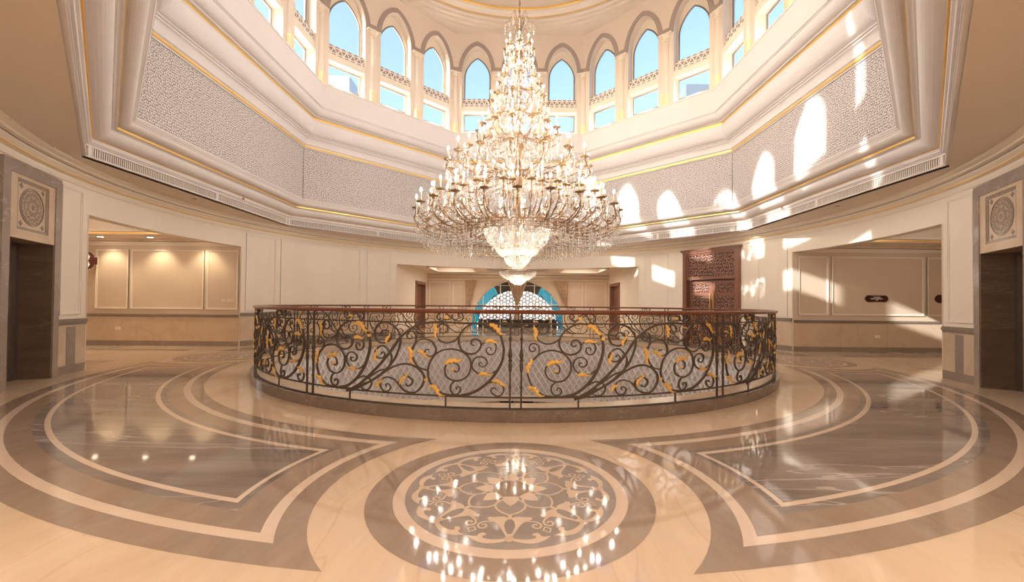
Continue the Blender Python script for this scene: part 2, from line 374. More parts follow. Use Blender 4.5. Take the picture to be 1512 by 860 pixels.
for i, (a0, a1) in enumerate(((-5.2, -1.0), (1.7, 5.2))):
    struct(MB().cyl(a0, a1, 9.15, 9.25, -5.5, -3.2, 2).build('door_%d' % (i + 1), M['dark']), 'dark doorway on the lower level, %s of two seen under the lattice' % ('left one', 'right one')[i], 'door')
struct(MB().lathe([(5.72, -2.42), (9.2, -2.42), (9.2, -2.3), (5.72, -2.3)], 64, closed=True).build('ceiling_lower', M['ceil']), 'ceiling of the lower level under the hall floor', 'ceiling')
# stone curb round the well
curb = struct(MB().cyl(0, 360, 5.53, 5.89, 0, .135, 120).build('curb', M['dado']), 'round stone curb of the well carrying the iron balustrade', 'curb')
me = MB().cyl(0, 9.985, 5.80, 5.912, .001, .15, 6).mesh('curb_stone', M['curb_stone'])
for k in range(36): put('curb_stone', me, curb, (0, 0, 0), R(10 * k))
me = MB().cyl(0, 19.95, 5.52, 5.80, .134, .15, 8).mesh('curb_cap', M['dado'])
for k in range(18): put('curb_cap', me, curb, (0, 0, 0), R(20 * k))

# ------------------------------------------------------------------ round hall wall
CZ = 4.09
def wallseg(mb, a0, a1, z0, z1): return mb.cyl(a0, a1, RW, RW + .26, z0, z1)
BAYL, BAYR, BW = -114.95, 115.84, 4.8
BK = 36.1                                    # half angle of the front and back openings
def hall_side(s):
    mb = MB(); bay = abs(BAYL if s < 0 else BAYR)
    if s > 0: wallseg(mb, BK, 48.9, 0, CZ); wallseg(mb, 48.9, 62.8, 3.56, CZ); wallseg(mb, 62.8, 75.2, 0, CZ)   # carved door between
    else: wallseg(mb, s * BK, s * 75.2, 0, CZ)
    wallseg(mb, s * 75.2, s * 105.1, 3.22, CZ); wallseg(mb, s * 105.1, s * (bay - BW), 0, CZ)
    wallseg(mb, s * (bay - BW), s * (bay + BW), 3.70, CZ); wallseg(mb, s * (bay + BW), s * (180 - BK), 0, CZ)
    return mb
WL = struct(hall_side(-1).build('wall_left', M['cream']), 'cream curved hall wall on the left with moulded panels and marble dado', 'wall')
WRt = struct(hall_side(1).build('wall_right', M['cream']), 'cream curved hall wall on the right, sunlit, with moulded panels and marble dado', 'wall')
struct(wallseg(MB(), -BK, BK, 3.19, CZ).build('wall_back', M['cream']), 'cream wall strip over the wide back opening', 'wall')
struct(wallseg(MB(), 180 - BK, 180 + BK, 3.19, CZ).build('wall_front', M['cream']), 'cream wall strip over the opening the photographer stands in', 'wall')
def moulding(par, a0, a1, z0, z1, r=RW, w_=.055, d=.028):
    mb = MB(); da = math.degrees(w_ / r)
    if a1 < a0: a0, a1 = a1, a0
    for k, (ww, dd) in enumerate(((w_, d * .6), (w_ * .5, d))):
        q = math.degrees(ww / r)
        mb.cyl(a0, a0 + q, r - dd, r, z0, z1, 1); mb.cyl(a1 - q, a1, r - dd, r, z0, z1, 1)
        mb.cyl(a0 + q, a1 - q, r - dd, r, z0, z0 + ww); mb.cyl(a0 + q, a1 - q, r - dd, r, z1 - ww, z1)
    return mb.build('panel_moulding', M['pale'], par)
def dado_run(par, a0, a1, step=8.0, inset=None):
    if a1 < a0: a0, a1 = a1, a0
    n = max(1, round((a1 - a0) / step)); g = .05
    for i in range(n):
        b0 = a0 + (a1 - a0) * i / n; b1 = a0 + (a1 - a0) * (i + 1) / n - (g if i < n - 1 else 0)
        MB().cyl(b0, b1, RW - .012, RW, .17, .96).build('dado_slab', M['dado'], par)
        MB().cyl(b0, b1, RW - .022, RW, 0, .17).build('plinth_stone', M['rail_stone'], par)
        mb = MB(); mb.cyl(b0, b1, RW - .03, RW, .96, 1.00); mb.cyl(b0, b1, RW - .05, RW, 1.0, 1.05); mb.cyl(b0, b1, RW - .035, RW, 1.05, 1.075)
        mb.build('chair_rail', M['rail_stone'], par)
for s, par in ((-1, WL), (1, WRt)):
    bay = abs(BAYL if s < 0 else BAYR)
    for a0, a1 in ((67.3, 74.2), (37.6, 44.2)) + (((46.0, 66.2),) if s < 0 else ()): moulding(par, s * a0, s * a1, 1.14, 3.70)
    moulding(par, s * 106.0, s * (bay - BW - .55), 1.16, 3.66)
    moulding(par, s * (bay + BW + .8), s * 142, 1.16, 3.66)
    if s < 0: dado_run(par, -75.2, -BK)
    else: dado_run(par, 64.4, 75.2); dado_run(par, BK, 47.4)
    dado_run(par, s * 105.1, s * (bay - BW)); dado_run(par, s * (bay + BW), s * (180 - BK))
    a = s * (105.1 + (bay - BW)) / 2 - .8 * 0
    MB().cyl(a - .75, a + .75, RW - .024, RW, .12, .92).build('dado_inset', M['frame_stone'], par)
# cornice of the round wall
co = struct(MB().lathe([(RW + .02, 3.745), (RW - .025, 3.745), (RW - .045, 3.80), (RW - .05, 3.845), (RW - .10, 3.86), (RW - .105, 3.90), (RW - .16, 3.95), (RW - .17, 3.99), (RW - .24, 4.0), (RW - .25, 4.03), (RW - .33, 4.055), (RW - .34, CZ + .01)], 120).build('trim_2', M['cream'], smooth=False),
            'stepped cream cornice ring where the curved wall meets the ceiling', 'trim')
MB().lathe([(RW - .10, 3.862), (RW - .116, 3.866), (RW - .118, 3.882), (RW - .10, 3.888)], 120).build('gold_strip', M['gold'], co)
MB().lathe([(RW - .165, 3.975), (RW - .18, 3.978), (RW - .18, 3.992), (RW - .165, 3.995)], 120).build('shadow_strip', M['taupe'], co)
# flat ceiling between octagon and wall
def octr(a): b = ((a + 22.5) % 45) - 22.5; return 8.05 / cos(R(b))
mb = MB(); vs_ = []; n = 160
for i in range(n):
    a = 360 * i / n
    for r, z in ((octr(a), CZ), (15.2, CZ), (15.2, CZ + .2), (octr(a), CZ + .2)): vs_.append(pol(a, r, z))
mb.add(vs_, [(i * 4 + q, i * 4 + (q + 1) % 4, ((i + 1) % n) * 4 + (q + 1) % 4, ((i + 1) % n) * 4 + q) for i in range(n) for q in range(4)])
ceil = struct(mb.build('ceiling', M['ceil']), 'flat beige ceiling ring between the octagonal light well and the curved wall', 'ceiling')

# ------------------------------------------------------------------ octagonal light well: cornices, frieze, parapet
def qarc(a0, z0, a1, z1, bulge, n=8):
    """profile curve; bulge +1 convex towards the room, -1 a cove"""
    out = []
    for i in range(n + 1):
        t = pi / 2 * i / n
        if bulge > 0: u, v = 1 - cos(t), sin(t)
        else: u, v = sin(t), 1 - cos(t)
        out.append((a0 + (a1 - a0) * u, z0 + (z1 - z0) * v))
    return out
lowc = struct(MB().octprof([(8.05, CZ), (8.05, 4.12), (8.0, 4.12), (8.0, 4.14), (8.03, 4.14), (8.03, 4.325), (8.0, 4.325), (8.0, 4.36), (7.97, 4.36), (7.96, 4.38), (7.935, 4.39), (7.93, 4.475)]
              + qarc(7.90, 4.475, 7.68, 4.67, -1) + qarc(7.66, 4.675, 7.62, 4.69, 1, 3) + [(7.60, 4.695), (7.60, 4.745)] + qarc(7.585, 4.75, 7.40, 4.87, -1) + [(7.385, 4.88), (7.385, 4.90), (7.36, 4.915), (7.36, 4.935), (7.345, 4.94)]).build('trim_3', M['white']),
              'layered white octagonal cornice under the carved frieze', 'trim')
MB().octprof([(7.93, 4.462), (7.912, 4.466), (7.898, 4.486), (7.915, 4.49)]).build('gold_strip', M['gold'], lowc)
MB().octprof([(7.602, 4.696), (7.592, 4.70), (7.592, 4.738), (7.602, 4.742)]).build('gold_strip', M['gold'], lowc)
oct_ = struct(MB().octprof([(7.345, 4.94), (7.33, 4.97), (7.33, 4.99), (7.36, 4.99), (7.36, 6.70), (7.30, 6.70), (7.30, 6.75)]).build('wall_frieze', M['white']), 'white octagonal wall ring that carries the carved arabesque frieze', 'wall')
hw = 7.34 * math.tan(R(22.5)) - .02
fr_me = MB().box(-hw, hw, 7.325, 7.36, 4.995, 6.69).mesh('frieze_panel', M['frieze'])
for k in range(8): put('frieze_panel', fr_me, oct_, (0, 0, 0), -R(45 * k))
upc = struct(MB().octprof([(7.30, 6.72), (7.285, 6.75), (7.285, 6.82), (7.26, 6.83)] + qarc(7.25, 6.84, 7.165, 7.05, 1) + [(7.15, 7.06), (7.15, 7.09), (7.10, 7.10), (7.10, 7.125)]
             + qarc(7.09, 7.13, 6.86, 7.54, -1) + [(6.85, 7.55), (6.85, 7.58), (6.88, 7.585), (6.88, 7.67), (6.83, 7.68), (6.82, 7.70)] + qarc(6.80, 7.71, 6.60, 7.92, -1) + [(6.58, 7.925), (6.58, 7.955), (6.55, 7.96)]).build('trim_4', M['white']),
             'layered white octagonal cornice above the carved frieze', 'trim')
MB().octprof([(7.285, 6.735), (7.265, 6.74), (7.265, 6.795), (7.285, 6.80)]).build('gold_strip', M['gold'], upc)
MB().octprof([(6.878, 7.584), (6.868, 7.588), (6.868, 7.664), (6.878, 7.668)]).build('gold_strip', M['gold'], upc)
struct(MB().octprof([(6.55, 7.955), (6.55, 8.70), (6.53, 8.705), (6.53, 8.75), (7.2, 8.75)]).build('wall_parapet', M['white']), 'plain white octagonal parapet below the clerestory windows', 'wall')
# supply air grilles on the fascia
mb = MB()
for i in range(150): x = -3.2 + 6.4 * (i + .5) / 150; mb.box(x - .011, x + .011, 8.010, 8.020, 4.155, 4.31)
sl_me = mb.mesh('vent_slat', M['ventw']); bk_me = MB().box(-3.22, 3.22, 8.022, 8.032, 4.145, 4.32).mesh('vent_backing', M['shade'])
mb = MB(); mb.box(-3.28, 3.28, 7.995, 8.03, 4.13, 4.15); mb.box(-3.28, 3.28, 7.995, 8.03, 4.315, 4.335); mb.box(-3.28, -3.21, 7.995, 8.03, 4.15, 4.315); mb.box(3.21, 3.28, 7.995, 8.03, 4.15, 4.315); mb.box(-.04, .04, 7.996, 8.03, 4.15, 4.315)
vf_me = mb.mesh('vent_frame', M['ventw'])
for k, t in ((0, 'long slatted air grille on the far facet behind the chandelier'), (45, 'long slatted air grille above the dark carved door'), (90, 'long slatted air grille above the right passage opening'),
             (-45, 'long slatted air grille left of the chandelier over the plain back wall panels'), (-90, 'long slatted air grille above the left passage opening')):
    v = tag(empty('air_grille', (0, 0, 0), -R(k)), t, 'vent', 'air grilles round the octagonal fascia')
    put('vent_backing', bk_me, v); put('vent_frame', vf_me, v); put('vent_slat', sl_me, v)['kind'] = 'stuff'

# ------------------------------------------------------------------ clerestory drum with 24 arched windows, and dome
PT = 1.85
def arch(w_, zs, h, n=20, pt=.12):
    return [(w_ * cos(pi * i / n), zs + h * ((1 - pt) * sin(pi * i / n) + pt * (1 - abs(cos(pi * i / n))))) for i in range(n + 1)]   # from +x to -x
DZ = 13.13
op = [(.63, 8.75)] + arch(.63, 11.45, 1.15) + [(-.63, 8.75)]
mb = MB()
for k in range(8):
    th = R(45 * k); c, s_ = cos(th), sin(th)
    def T3(x, y, z): return (x * c + y * s_, -x * s_ + y * c, z)
    for j in (-1, 0, 1):
        x0 = j * PT; vs_ = []; fs = []; m_ = len(op); mid = m_ // 2
        for x, z in op: vs_ += [T3(x0 + x, 6.7, z), T3(x0 + PT / 2, 6.7, z), T3(x0 - PT / 2, 6.7, z), T3(x0 + x, 7.08, z)]
        for i in range(m_ - 1):
            e = 1 if i < mid else 2
            fs += [(i * 4, i * 4 + 3, i * 4 + 7, i * 4 + 4), (i * 4, i * 4 + 4, i * 4 + 4 + e, i * 4 + e)]
        mb.add(vs_, fs); za = op[mid][1]
        mb.add([T3(x0 - PT / 2, 6.7, za), T3(x0 + PT / 2, 6.7, za), T3(x0 + PT / 2, 6.7, DZ + .1), T3(x0 - PT / 2, 6.7, DZ + .1)], [(0, 1, 2, 3)])
drum = struct(mb.build('wall_drum', M['drum']), 'cream octagonal drum wall with arched clerestory openings under the dome', 'wall')
# grey arch trims
tro, tri = arch(.80, 11.45, 1.32), arch(.632, 11.45, 1.152)
mb = MB(); k = len(tro); vs_ = []
for (xo, zo), (xi, zi) in zip(tro, tri): vs_ += [(xi, 6.66, zi), (xo, 6.66, zo), (xo, 6.7, zo), (xi, 6.7, zi)]
mb.add(vs_, [(i * 4 + q, (i + 1) * 4 + q, (i + 1) * 4 + (q + 1) % 4, i * 4 + (q + 1) % 4) for i in range(k - 1) for q in range(4)] + [(0, 1, 2, 3), tuple((k - 1) * 4 + q for q in range(4))])
for sg in (1, -1): mb.box(min(sg * .79, sg * PT / 2), max(sg * .79, sg * PT / 2), 6.655, 6.7, 11.45, 11.64)
trim_me = mb.mesh('arch_trim', M['taupe'])
# columns
shaft_me = MB().lathe([(.13, 9.2), (.135, 9.22), (.125, 9.26), (.122, 11.1), (.135, 11.12), (.135, 11.16), (.12, 11.18)], 16).mesh('column', M['drum'], True)
mb = MB(); mb.lathe([(.15, 8.76), (.155, 8.80), (.135, 8.84), (.13, 9.14), (.15, 9.17), (.14, 9.2)], 16)
for i in range(12): a = 2 * pi * i / 12; mb.tube([(.135 * sin(a), .135 * cos(a), 8.84), (.13 * sin(a), .13 * cos(a), 9.14)], .018, 5)
base_me = mb.mesh('column_base', mat('gilt_fluting', (.93, .80, .52), .4, .15))
mb = MB(); mb.lathe([(.12, 11.18), (.15, 11.21), (.125, 11.24), (.14, 11.30), (.155, 11.36), (.16, 11.40)], 16); mb.box(-.25, .25, -.14, .2, 11.39, 11.448)
cap_me = mb.mesh('column_capital', M['pale']); cr_me = MB().lathe([(.13, 11.205), (.156, 11.21), (.156, 11.22), (.13, 11.228)], 16).mesh('gilt_collar', M['goldp'])
# window pieces in the facet frame (y outward)
gl = arch(.55, 11.38, .85, 20, .30)
fo = arch(.64, 11.45, 1.16)
mb = MB(); vs_ = []
for (xo, zo), (xi, zi) in zip(fo, gl): vs_ += [(xi, 7.0, zi), (xo, 7.0, zo), (xo, 7.06, zo), (xi, 7.06, zi)]
mb.add(vs_, [(i * 4 + q, (i + 1) * 4 + q, (i + 1) * 4 + (q + 1) % 4, i * 4 + (q + 1) % 4) for i in range(len(fo) - 1) for q in range(4)])
for sg in (1, -1): mb.box(min(sg * .55, sg * .64), max(sg * .55, sg * .64), 7.0, 7.06, 8.75, 11.45)
mb.box(-.55, .55, 7.0, 7.06, 8.75, 9.02); mb.box(-.55, .55, 7.0, 7.06, 9.70, 10.33)
wf_me = mb.mesh('window_frame', M['pale'])
mb = MB(); path = [(x, 7.0, z) for x, z in gl]; mb.tube([(.55, 7.0, 10.33)] + path + [(-.55, 7.0, 10.33), (.55, 7.0, 10.33)], .028, 4)
mb.tube([(.55, 7.0, 9.02), (.55, 7.0, 9.70), (-.55, 7.0, 9.70), (-.55, 7.0, 9.02), (.55, 7.0, 9.02)], .026, 4)
we_me = mb.mesh('window_gasket', mat('gasket_grey', (.22, .19, .17), .4))
up_me = MB().prism_xz([(.55, 10.33)] + gl + [(-.55, 10.33)], 7.025, 7.035).mesh('upper_pane', M['glass'])
lo_me = MB().box(-.55, .55, 7.025, 7.035, 9.02, 9.70).mesh('lower_pane', M['glass'])
fb_me = MB().box(-.625, .625, 6.78, 6.86, 9.98, 10.33).mesh('fret_panel', M['fret'])
mb = MB(); mb.box(-.628, .628, 6.74, 7.0, 9.76, 9.98); mb.box(-.628, .628, 6.72, 6.9, 9.93, 9.98); ld_me = mb.mesh('transom', M['pale'])
si_me = MB().box(-.628, .628, 6.62, 7.0, 8.75, 8.81).mesh('window_sill', M['pale'])
wn = 0
for k in range(8):
    for j in (-1, 0, 1):
        wn += 1; th = R(45 * k); x0 = j * PT
        o = empty('window_%d' % wn, (x0 * cos(th), -x0 * sin(th), 0), -th); o['kind'] = 'structure'
        o['label'] = 'arched clerestory window, %s of three on the %s drum face' % (('left one', 'middle one', 'right one')[j + 1], ('far', 'back right', 'right', 'front right', 'front', 'front left', 'left', 'back left')[k]); o['category'] = 'window'
        for n, me in (('window_frame', wf_me), ('window_gasket', we_me), ('upper_pane', up_me), ('lower_pane', lo_me), ('fret_panel', fb_me), ('transom', ld_me), ('window_sill', si_me)): put(n, me, o)
        put('arch_trim', trim_me, drum, (x0 * cos(th), -x0 * sin(th), 0), -th)
    for x, y, a in ((-PT / 2, 6.72, 0), (PT / 2, 6.72, 0), (6.72 * math.tan(R(22.5)), 6.72, 22.5)):
        th = R(45 * k)
        c_ = put('column', shaft_me, drum, (x * cos(th) + y * sin(th), -x * sin(th) + y * cos(th), 0), -th - R(a))
        put('column_base', base_me, c_); put('column_capital', cap_me, c_); put('gilt_collar', cr_me, c_)
mb = MB(); vs_ = []; n = 128
for i in range(n):
    a = 360 * i / n; b = ((a + 22.5) % 45) - 22.5
    vs_ += [pol(a, 7.25 / cos(R(b)), DZ), pol(a, 6.62, DZ)]
mb.add(vs_, [(i * 2, ((i + 1) % n) * 2, ((i + 1) % n) * 2 + 1, i * 2 + 1) for i in range(n)])
mb.lathe([(6.62, DZ), (6.62, DZ + .085), (6.47, DZ + .085), (6.47, DZ + .17), (6.32, DZ + .17), (6.32, DZ + .26), (6.17, DZ + .26), (6.17, DZ + .34), (6.10, DZ + .35), (6.0, DZ + .38), (5.92, DZ + .43), (5.88, DZ + .49), (5.82, DZ + .50), (5.82, DZ + .60)]
         + [(5.8 * cos(t), DZ + .60 + 2.6 * sin(t)) for t in [pi / 2 * i / 12 for i in range(13)]], n)
dome = struct(mb.build('ceiling_dome', M['drum']), 'stepped cream dome ceiling above the clerestory with gold rings', 'ceiling')
MB().lathe([(6.17, DZ + .335), (6.145, DZ + .325), (6.12, DZ + .34), (6.125, DZ + .36)], n).build('gold_ring', M['gold'], dome)
MB().lathe([(5.89, DZ + .485), (5.86, DZ + .46), (5.81, DZ + .47), (5.80, DZ + .52)], n).build('gold_ring', M['gold'], dome)
for k in range(8):
    for j in (-1, 0, 1):
        th = R(45 * k); x, y = j * PT, 6.86
        lamp('sill_fill_lamp', (x * cos(th) + y * sin(th), -x * sin(th) + y * cos(th), 8.88), 9, (1, .94, .87), .04)  # added fill lamps in the sill recesses, brightening the drum and dome rings
o = MB().box(-19.6, -16.7, 29, 36, 0, 23.6).build('neighbour_building', M['building']); struct(o, 'pale building outside, its corner in a low window left of the chandelier', 'building')
o = MB().box(16.3, 22, 29, 36, 0, 23.2).build('neighbour_building', M['tower']); struct(o, 'dark grey building outside, its corner in a low window right of the chandelier', 'building')
def merge(mb, other, fn): return mb.add([fn(*p) for p in other.v], other.f)
# ------------------------------------------------------------------ lift doorways in marble frames
ros_in = MB(); 
for q in range(8):
    a = R(45 * q)
    for n, pm in motif_pieces(0): merge(ros_in, pm, lambda x, y, z, a=a: ((x * cos(a) - y * sin(a)) * .36, 9.160 - z * 2, 3.02 + (x * sin(a) + y * cos(a)) * .36))
def xz_ring(mb, r0, r1, y0, y1, cz, n=40):
    vs_ = []
    for i in range(n):
        a = 2 * pi * i / n
        for r, y in ((r0, y0), (r1, y0), (r1, y1), (r0, y1)): vs_.append((r * cos(a), y, cz + r * sin(a)))
    return mb.add(vs_, [(i * 4 + q, i * 4 + (q + 1) % 4, ((i + 1) % n) * 4 + (q + 1) % 4, ((i + 1) % n) * 4 + q) for i in range(n) for q in range(4)])
for q in range(4): xz_ring(ros_in, .0, .0, 0, 0, 0, 3)
ros_in_me = ros_in.mesh('rosette_inlay', M['dado'])
ros = xz_ring(MB(), .001, .292, 9.164, 9.17, 3.02); ros_me = ros.mesh('rosette', M['frame_stone'])
rr = xz_ring(MB(), .305, .322, 9.160, 9.17, 3.02); 
for sx in (-1, 1):
    for sz in (-1, 1):
        cx, cz_ = sx * .285, 3.02 + sz * .31
        for dx, dz in ((0, 0), (.03, .0), (-.03, 0), (0, .03), (0, -.03)): rr.prism_xz([(cx + dx - .018, cz_ + dz), (cx + dx, cz_ + dz - .018), (cx + dx + .018, cz_ + dz), (cx + dx, cz_ + dz + .018)], 9.163, 9.17)
rr_me = rr.mesh('rosette_ring', M['frame_stone'])
for i, th in enumerate((BAYL, BAYR)):
    side = ('left', 'right')[i]
    d = struct(empty('door_%d' % (3 + i), (0, 0, 0), -R(th)), 'lift doorway in a grey marble frame with a rosette panel above, at the %s edge' % side, 'door')
    for sx in (-1, 1):
        MB().box(min(sx * .60, sx * .775), max(sx * .60, sx * .775), 9.13, 9.46, 0, 3.5).build('frame_jamb', M['frame_stone'], d)
        MB().box(min(sx * .585, sx * .60), max(sx * .585, sx * .60), 9.15, 9.66, 0, 2.45).build('reveal_slab', M['jamb_stone'], d)
        MB().box(min(sx * .50, sx * .585), max(sx * .50, sx * .585), 9.58, 9.66, 0, 2.45).build('steel_jamb', M['steel'], d)
        MB().box(min(sx * .003, sx * .50), max(sx * .003, sx * .50), 9.63, 9.66, 0, 2.40).build('door_leaf', M['steel'], d)
    MB().box(-.50, .50, 9.58, 9.66, 2.40, 2.45).build('steel_head', M['steel'], d)
    MB().box(-.775, .775, 9.13, 9.46, 3.5, 3.70).build('frame_header', M['frame_stone'], d)
    mb = MB(); mb.box(-.60, .60, 9.17, 9.7, 2.45, 3.5)
    mb.box(-.60, -.42, 9.145, 9.17, 2.45, 3.5); mb.box(.42, .60, 9.145, 9.17, 2.45, 3.5); mb.box(-.42, .42, 9.145, 9.17, 3.44, 3.5); mb.box(-.42, .42, 9.145, 9.17, 2.45, 2.60)
    mb.build('lintel_panel', M['dado'], d)
    mb = MB()
    for x0, x1, z0, z1 in ((-.42, -.37, 2.60, 3.44), (.37, .42, 2.60, 3.44), (-.37, .37, 3.39, 3.44), (-.37, .37, 2.60, 2.65)): mb.box(x0, x1, 9.162, 9.17, z0, z1)
    mb.build('recess_border', M['frame_stone'], d)
    put('rosette', ros_me, d); put('rosette_inlay', ros_in_me, d); put('rosette_ring', rr_me, d)

# ------------------------------------------------------------------ carved double door
d = struct(empty('door_5', (0, 0, 0), -R(55.85)), 'tall dark carved wooden double door with carved transom panel, half sunlit', 'door')
for sx in (-1, 1):
    mb = MB(); mb.box(min(sx * 1.0, sx * 1.18), max(sx * 1.0, sx * 1.18), 9.06, 9.32, 0, 3.55); mb.box(min(sx * 1.03, sx * 1.15), max(sx * 1.03, sx * 1.15), 9.035, 9.06, .2, 3.4); mb.build('door_jamb', M['wood'], d)
mb = MB(); mb.box(-1.18, 1.18, 9.05, 9.32, 3.55, 3.62); mb.box(-1.22, 1.22, 9.01, 9.32, 3.62, 3.67); mb.box(-1.25, 1.25, 8.97, 9.32, 3.67, 3.71); mb.build('door_cornice', M['wood'], d)
mb = MB(); mb.box(-1.0, 1.0, 9.16, 9.32, 2.50, 3.55)
for x0, x1, z0, z1 in ((-1.0, -.94, 2.5, 3.55), (.94, 1.0, 2.5, 3.55), (-.94, .94, 2.5, 2.6), (-.94, .94, 3.49, 3.55)): mb.box(x0, x1, 9.10, 9.16, z0, z1)
mb.build('transom_frame', M['wood'], d); MB().box(-.94, .94, 9.13, 9.16, 2.6, 3.49).build('transom_panel', M['carve'], d)
for sx in (-1, 1):
    x0, x1 = (-.985, -.005) if sx < 0 else (.005, .985)
    lf = MB(); lf.box(x0, x1, 9.30, 9.34, 0, 2.48)
    for a, b, c, e in ((x0, x0 + .12, 0, 2.48), (x1 - .12, x1, 0, 2.48), (x0 + .12, x1 - .12, 2.34, 2.48), (x0 + .12, x1 - .12, 1.84, 1.98), (x0 + .12, x1 - .12, 0, .22), (x0 + .12, x1 - .12, .86, 1.0)): lf.box(a, b, 9.27, 9.30, c, e)
    lo = lf.build('door_leaf', M['wood'], d)
    for z0, z1 in ((1.98, 2.34), (1.0, 1.84), (.22, .86)): MB().box(x0 + .13, x1 - .13, 9.285, 9.30, z0 + .01, z1 - .01).build('carved_panel', M['carve'], lo)
    h = MB(); xh = sx * .07; h.tube([(xh, 9.27, 1.15), (xh, 9.21, 1.18), (xh, 9.20, 1.55), (xh, 9.21, 1.92), (xh, 9.27, 1.95)], .016, 8); h.build('door_handle', M['goldp'], lo)
MB().box(-1.0, 1.0, 9.34, 9.42, 0, 2.5).build('door_back', M['dark'], d)

# ------------------------------------------------------------------ side passages left and right
def fmould(par, x0, x1, z0, z1, y, w_=.055, d=.03, sgn=-1):
    mb = MB()
    if x1 < x0: x0, x1 = x1, x0
    for ww, dd in ((w_, d * .6), (w_ * .5, d)):
        ya, yb = (y - dd, y) if sgn < 0 else (y, y + dd)
        for a, b, c, e in ((x0, x0 + ww, z0, z1), (x1 - ww, x1, z0, z1), (x0 + ww, x1 - ww, z0, z0 + ww), (x0 + ww, x1 - ww, z1 - ww, z1)): mb.box(a, b, ya, yb, c, e)
    return mb.build('panel_moulding', M['pale'], par)
def fdado(par, x0, x1, y, step=1.5, sgn=-1):
    if x1 < x0: x0, x1 = x1, x0
    n = max(1, round((x1 - x0) / step))
    def bx(a, b, d_, z0, z1): return MB().box(a, b, *((y - d_, y) if sgn < 0 else (y, y + d_)), z0, z1)
    for i in range(n):
        a = x0 + (x1 - x0) * i / n; b = x0 + (x1 - x0) * (i + 1) / n - .005
        bx(a, b, .012, .16, .93).build('dado_slab', M['dado'], par); bx(a, b, .02, 0, .16).build('plinth_stone', M['rail_stone'], par)
        m_ = bx(a, b, .028, .93, .97); m_.v += []; q = bx(a, b, .045, .97, 1.02); m_.add(q.v, q.f); m_.build('chair_rail', M['rail_stone'], par)
YW = 2.34
for sx in (-1, 1):
    s = ('left', 'right')[sx > 0]; X = lambda *v: sorted(sx * t for t in v)
    xe = 13.85 if sx < 0 else 16.5
    w_ = MB(); w_.box(*X(8.93, xe), YW, YW + .22, 0, 3.6)
    if sx < 0: w_.box(-16.5, -15.2, YW, YW + .22, 0, 3.6); w_.box(-15.2, -13.85, YW, YW + .22, 2.95, 3.6); w_.box(-15.6, -13.4, 4.0, 4.1, 0, 3.6)
    w_.box(*X(16.5, 16.7), -2.6, 2.6, 0, 3.6)
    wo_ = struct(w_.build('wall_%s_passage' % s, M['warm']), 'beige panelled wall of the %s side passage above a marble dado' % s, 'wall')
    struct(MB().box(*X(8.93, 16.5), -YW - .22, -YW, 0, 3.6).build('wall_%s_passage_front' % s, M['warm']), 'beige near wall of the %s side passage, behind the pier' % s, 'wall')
    ps = ((8.98, 10.0), (10.08, 12.42), (12.50, 13.55)) if sx < 0 else ((9.1, 10.08), (10.18, 13.18), (13.28, 16.2))
    for a, b in ps: fmould(wo_, sx * a, sx * b, 1.18, 3.09, YW)
    fdado(wo_, sx * 8.95, sx * xe, YW)
    cr = MB(); cr.box(*X(8.95, 16.5), YW - .03, YW, 3.22, 3.27); cr.box(*X(8.95, 16.5), YW - .07, YW, 3.27, 3.33); cr.box(*X(8.95, 16.5), YW - .14, YW, 3.36, 3.42)
    cr.build('crown_moulding', M['cream'], wo_)
    c = MB(); c.box(*X(9.3, 16.5), 1.45, YW + .2, 3.42, 3.6); c.box(*X(9.3, 16.5), -YW - .2, -1.45, 3.42, 3.6); c.box(*X(15.4, 16.5), -1.45, 1.45, 3.42, 3.6); c.box(*X(9.3, 9.9), -1.45, 1.45, 3.42, 3.6)
    c.box(*X(9.3, 16.6), -YW - .2, YW + .2, 3.92, 4.0)
    for y0, y1 in ((1.45, 1.6), (-1.6, -1.45)): c.box(*X(9.9, 15.4), y0, y1, 3.6, 3.92)
    co_ = struct(c.build('ceiling_%s_passage' % s, M['ceil']), 'coffered beige ceiling of the %s side passage' % s, 'ceiling')
    MB().box(*X(9.9, 15.4), 1.41, 1.45, 3.44, 3.50).build('gold_strip', M['goldp'], co_); MB().box(*X(9.9, 15.4), 1.38, 1.45, 3.52, 3.56).build('coffer_moulding', M['cream'], co_)
    for i, x in enumerate((10.0, 11.45, 13.0)):
        dl = tag(empty('downlight', (sx * x, 1.9, 3.42)), 'small round recessed downlight in the %s passage ceiling, %s from the hall' % (s, ('first', 'second', 'third')[i]), 'downlight', 'downlights in the %s passage' % s)
        MB().lathe([(.075, -.006), (.095, -.006), (.095, .0), (.075, .0)], 20, closed=True).build('trim_ring', M['pale'], dl)
        MB().lathe([(.001, -.004), (.075, -.004)], 20).build('lens', M['downlight' if sx < 0 else 'plastic'], dl)
        if sx < 0 : lamp('downlight_lamp', (sx * x, 1.9, 3.39), 26, (1, .78, .50), .05, 'SPOT', (R(6), 0, 0), 105)
    lamp('passage_lamp', (sx * 12.3, -.6, 3.55), 16 if sx < 0 else 12, WARM, .06)

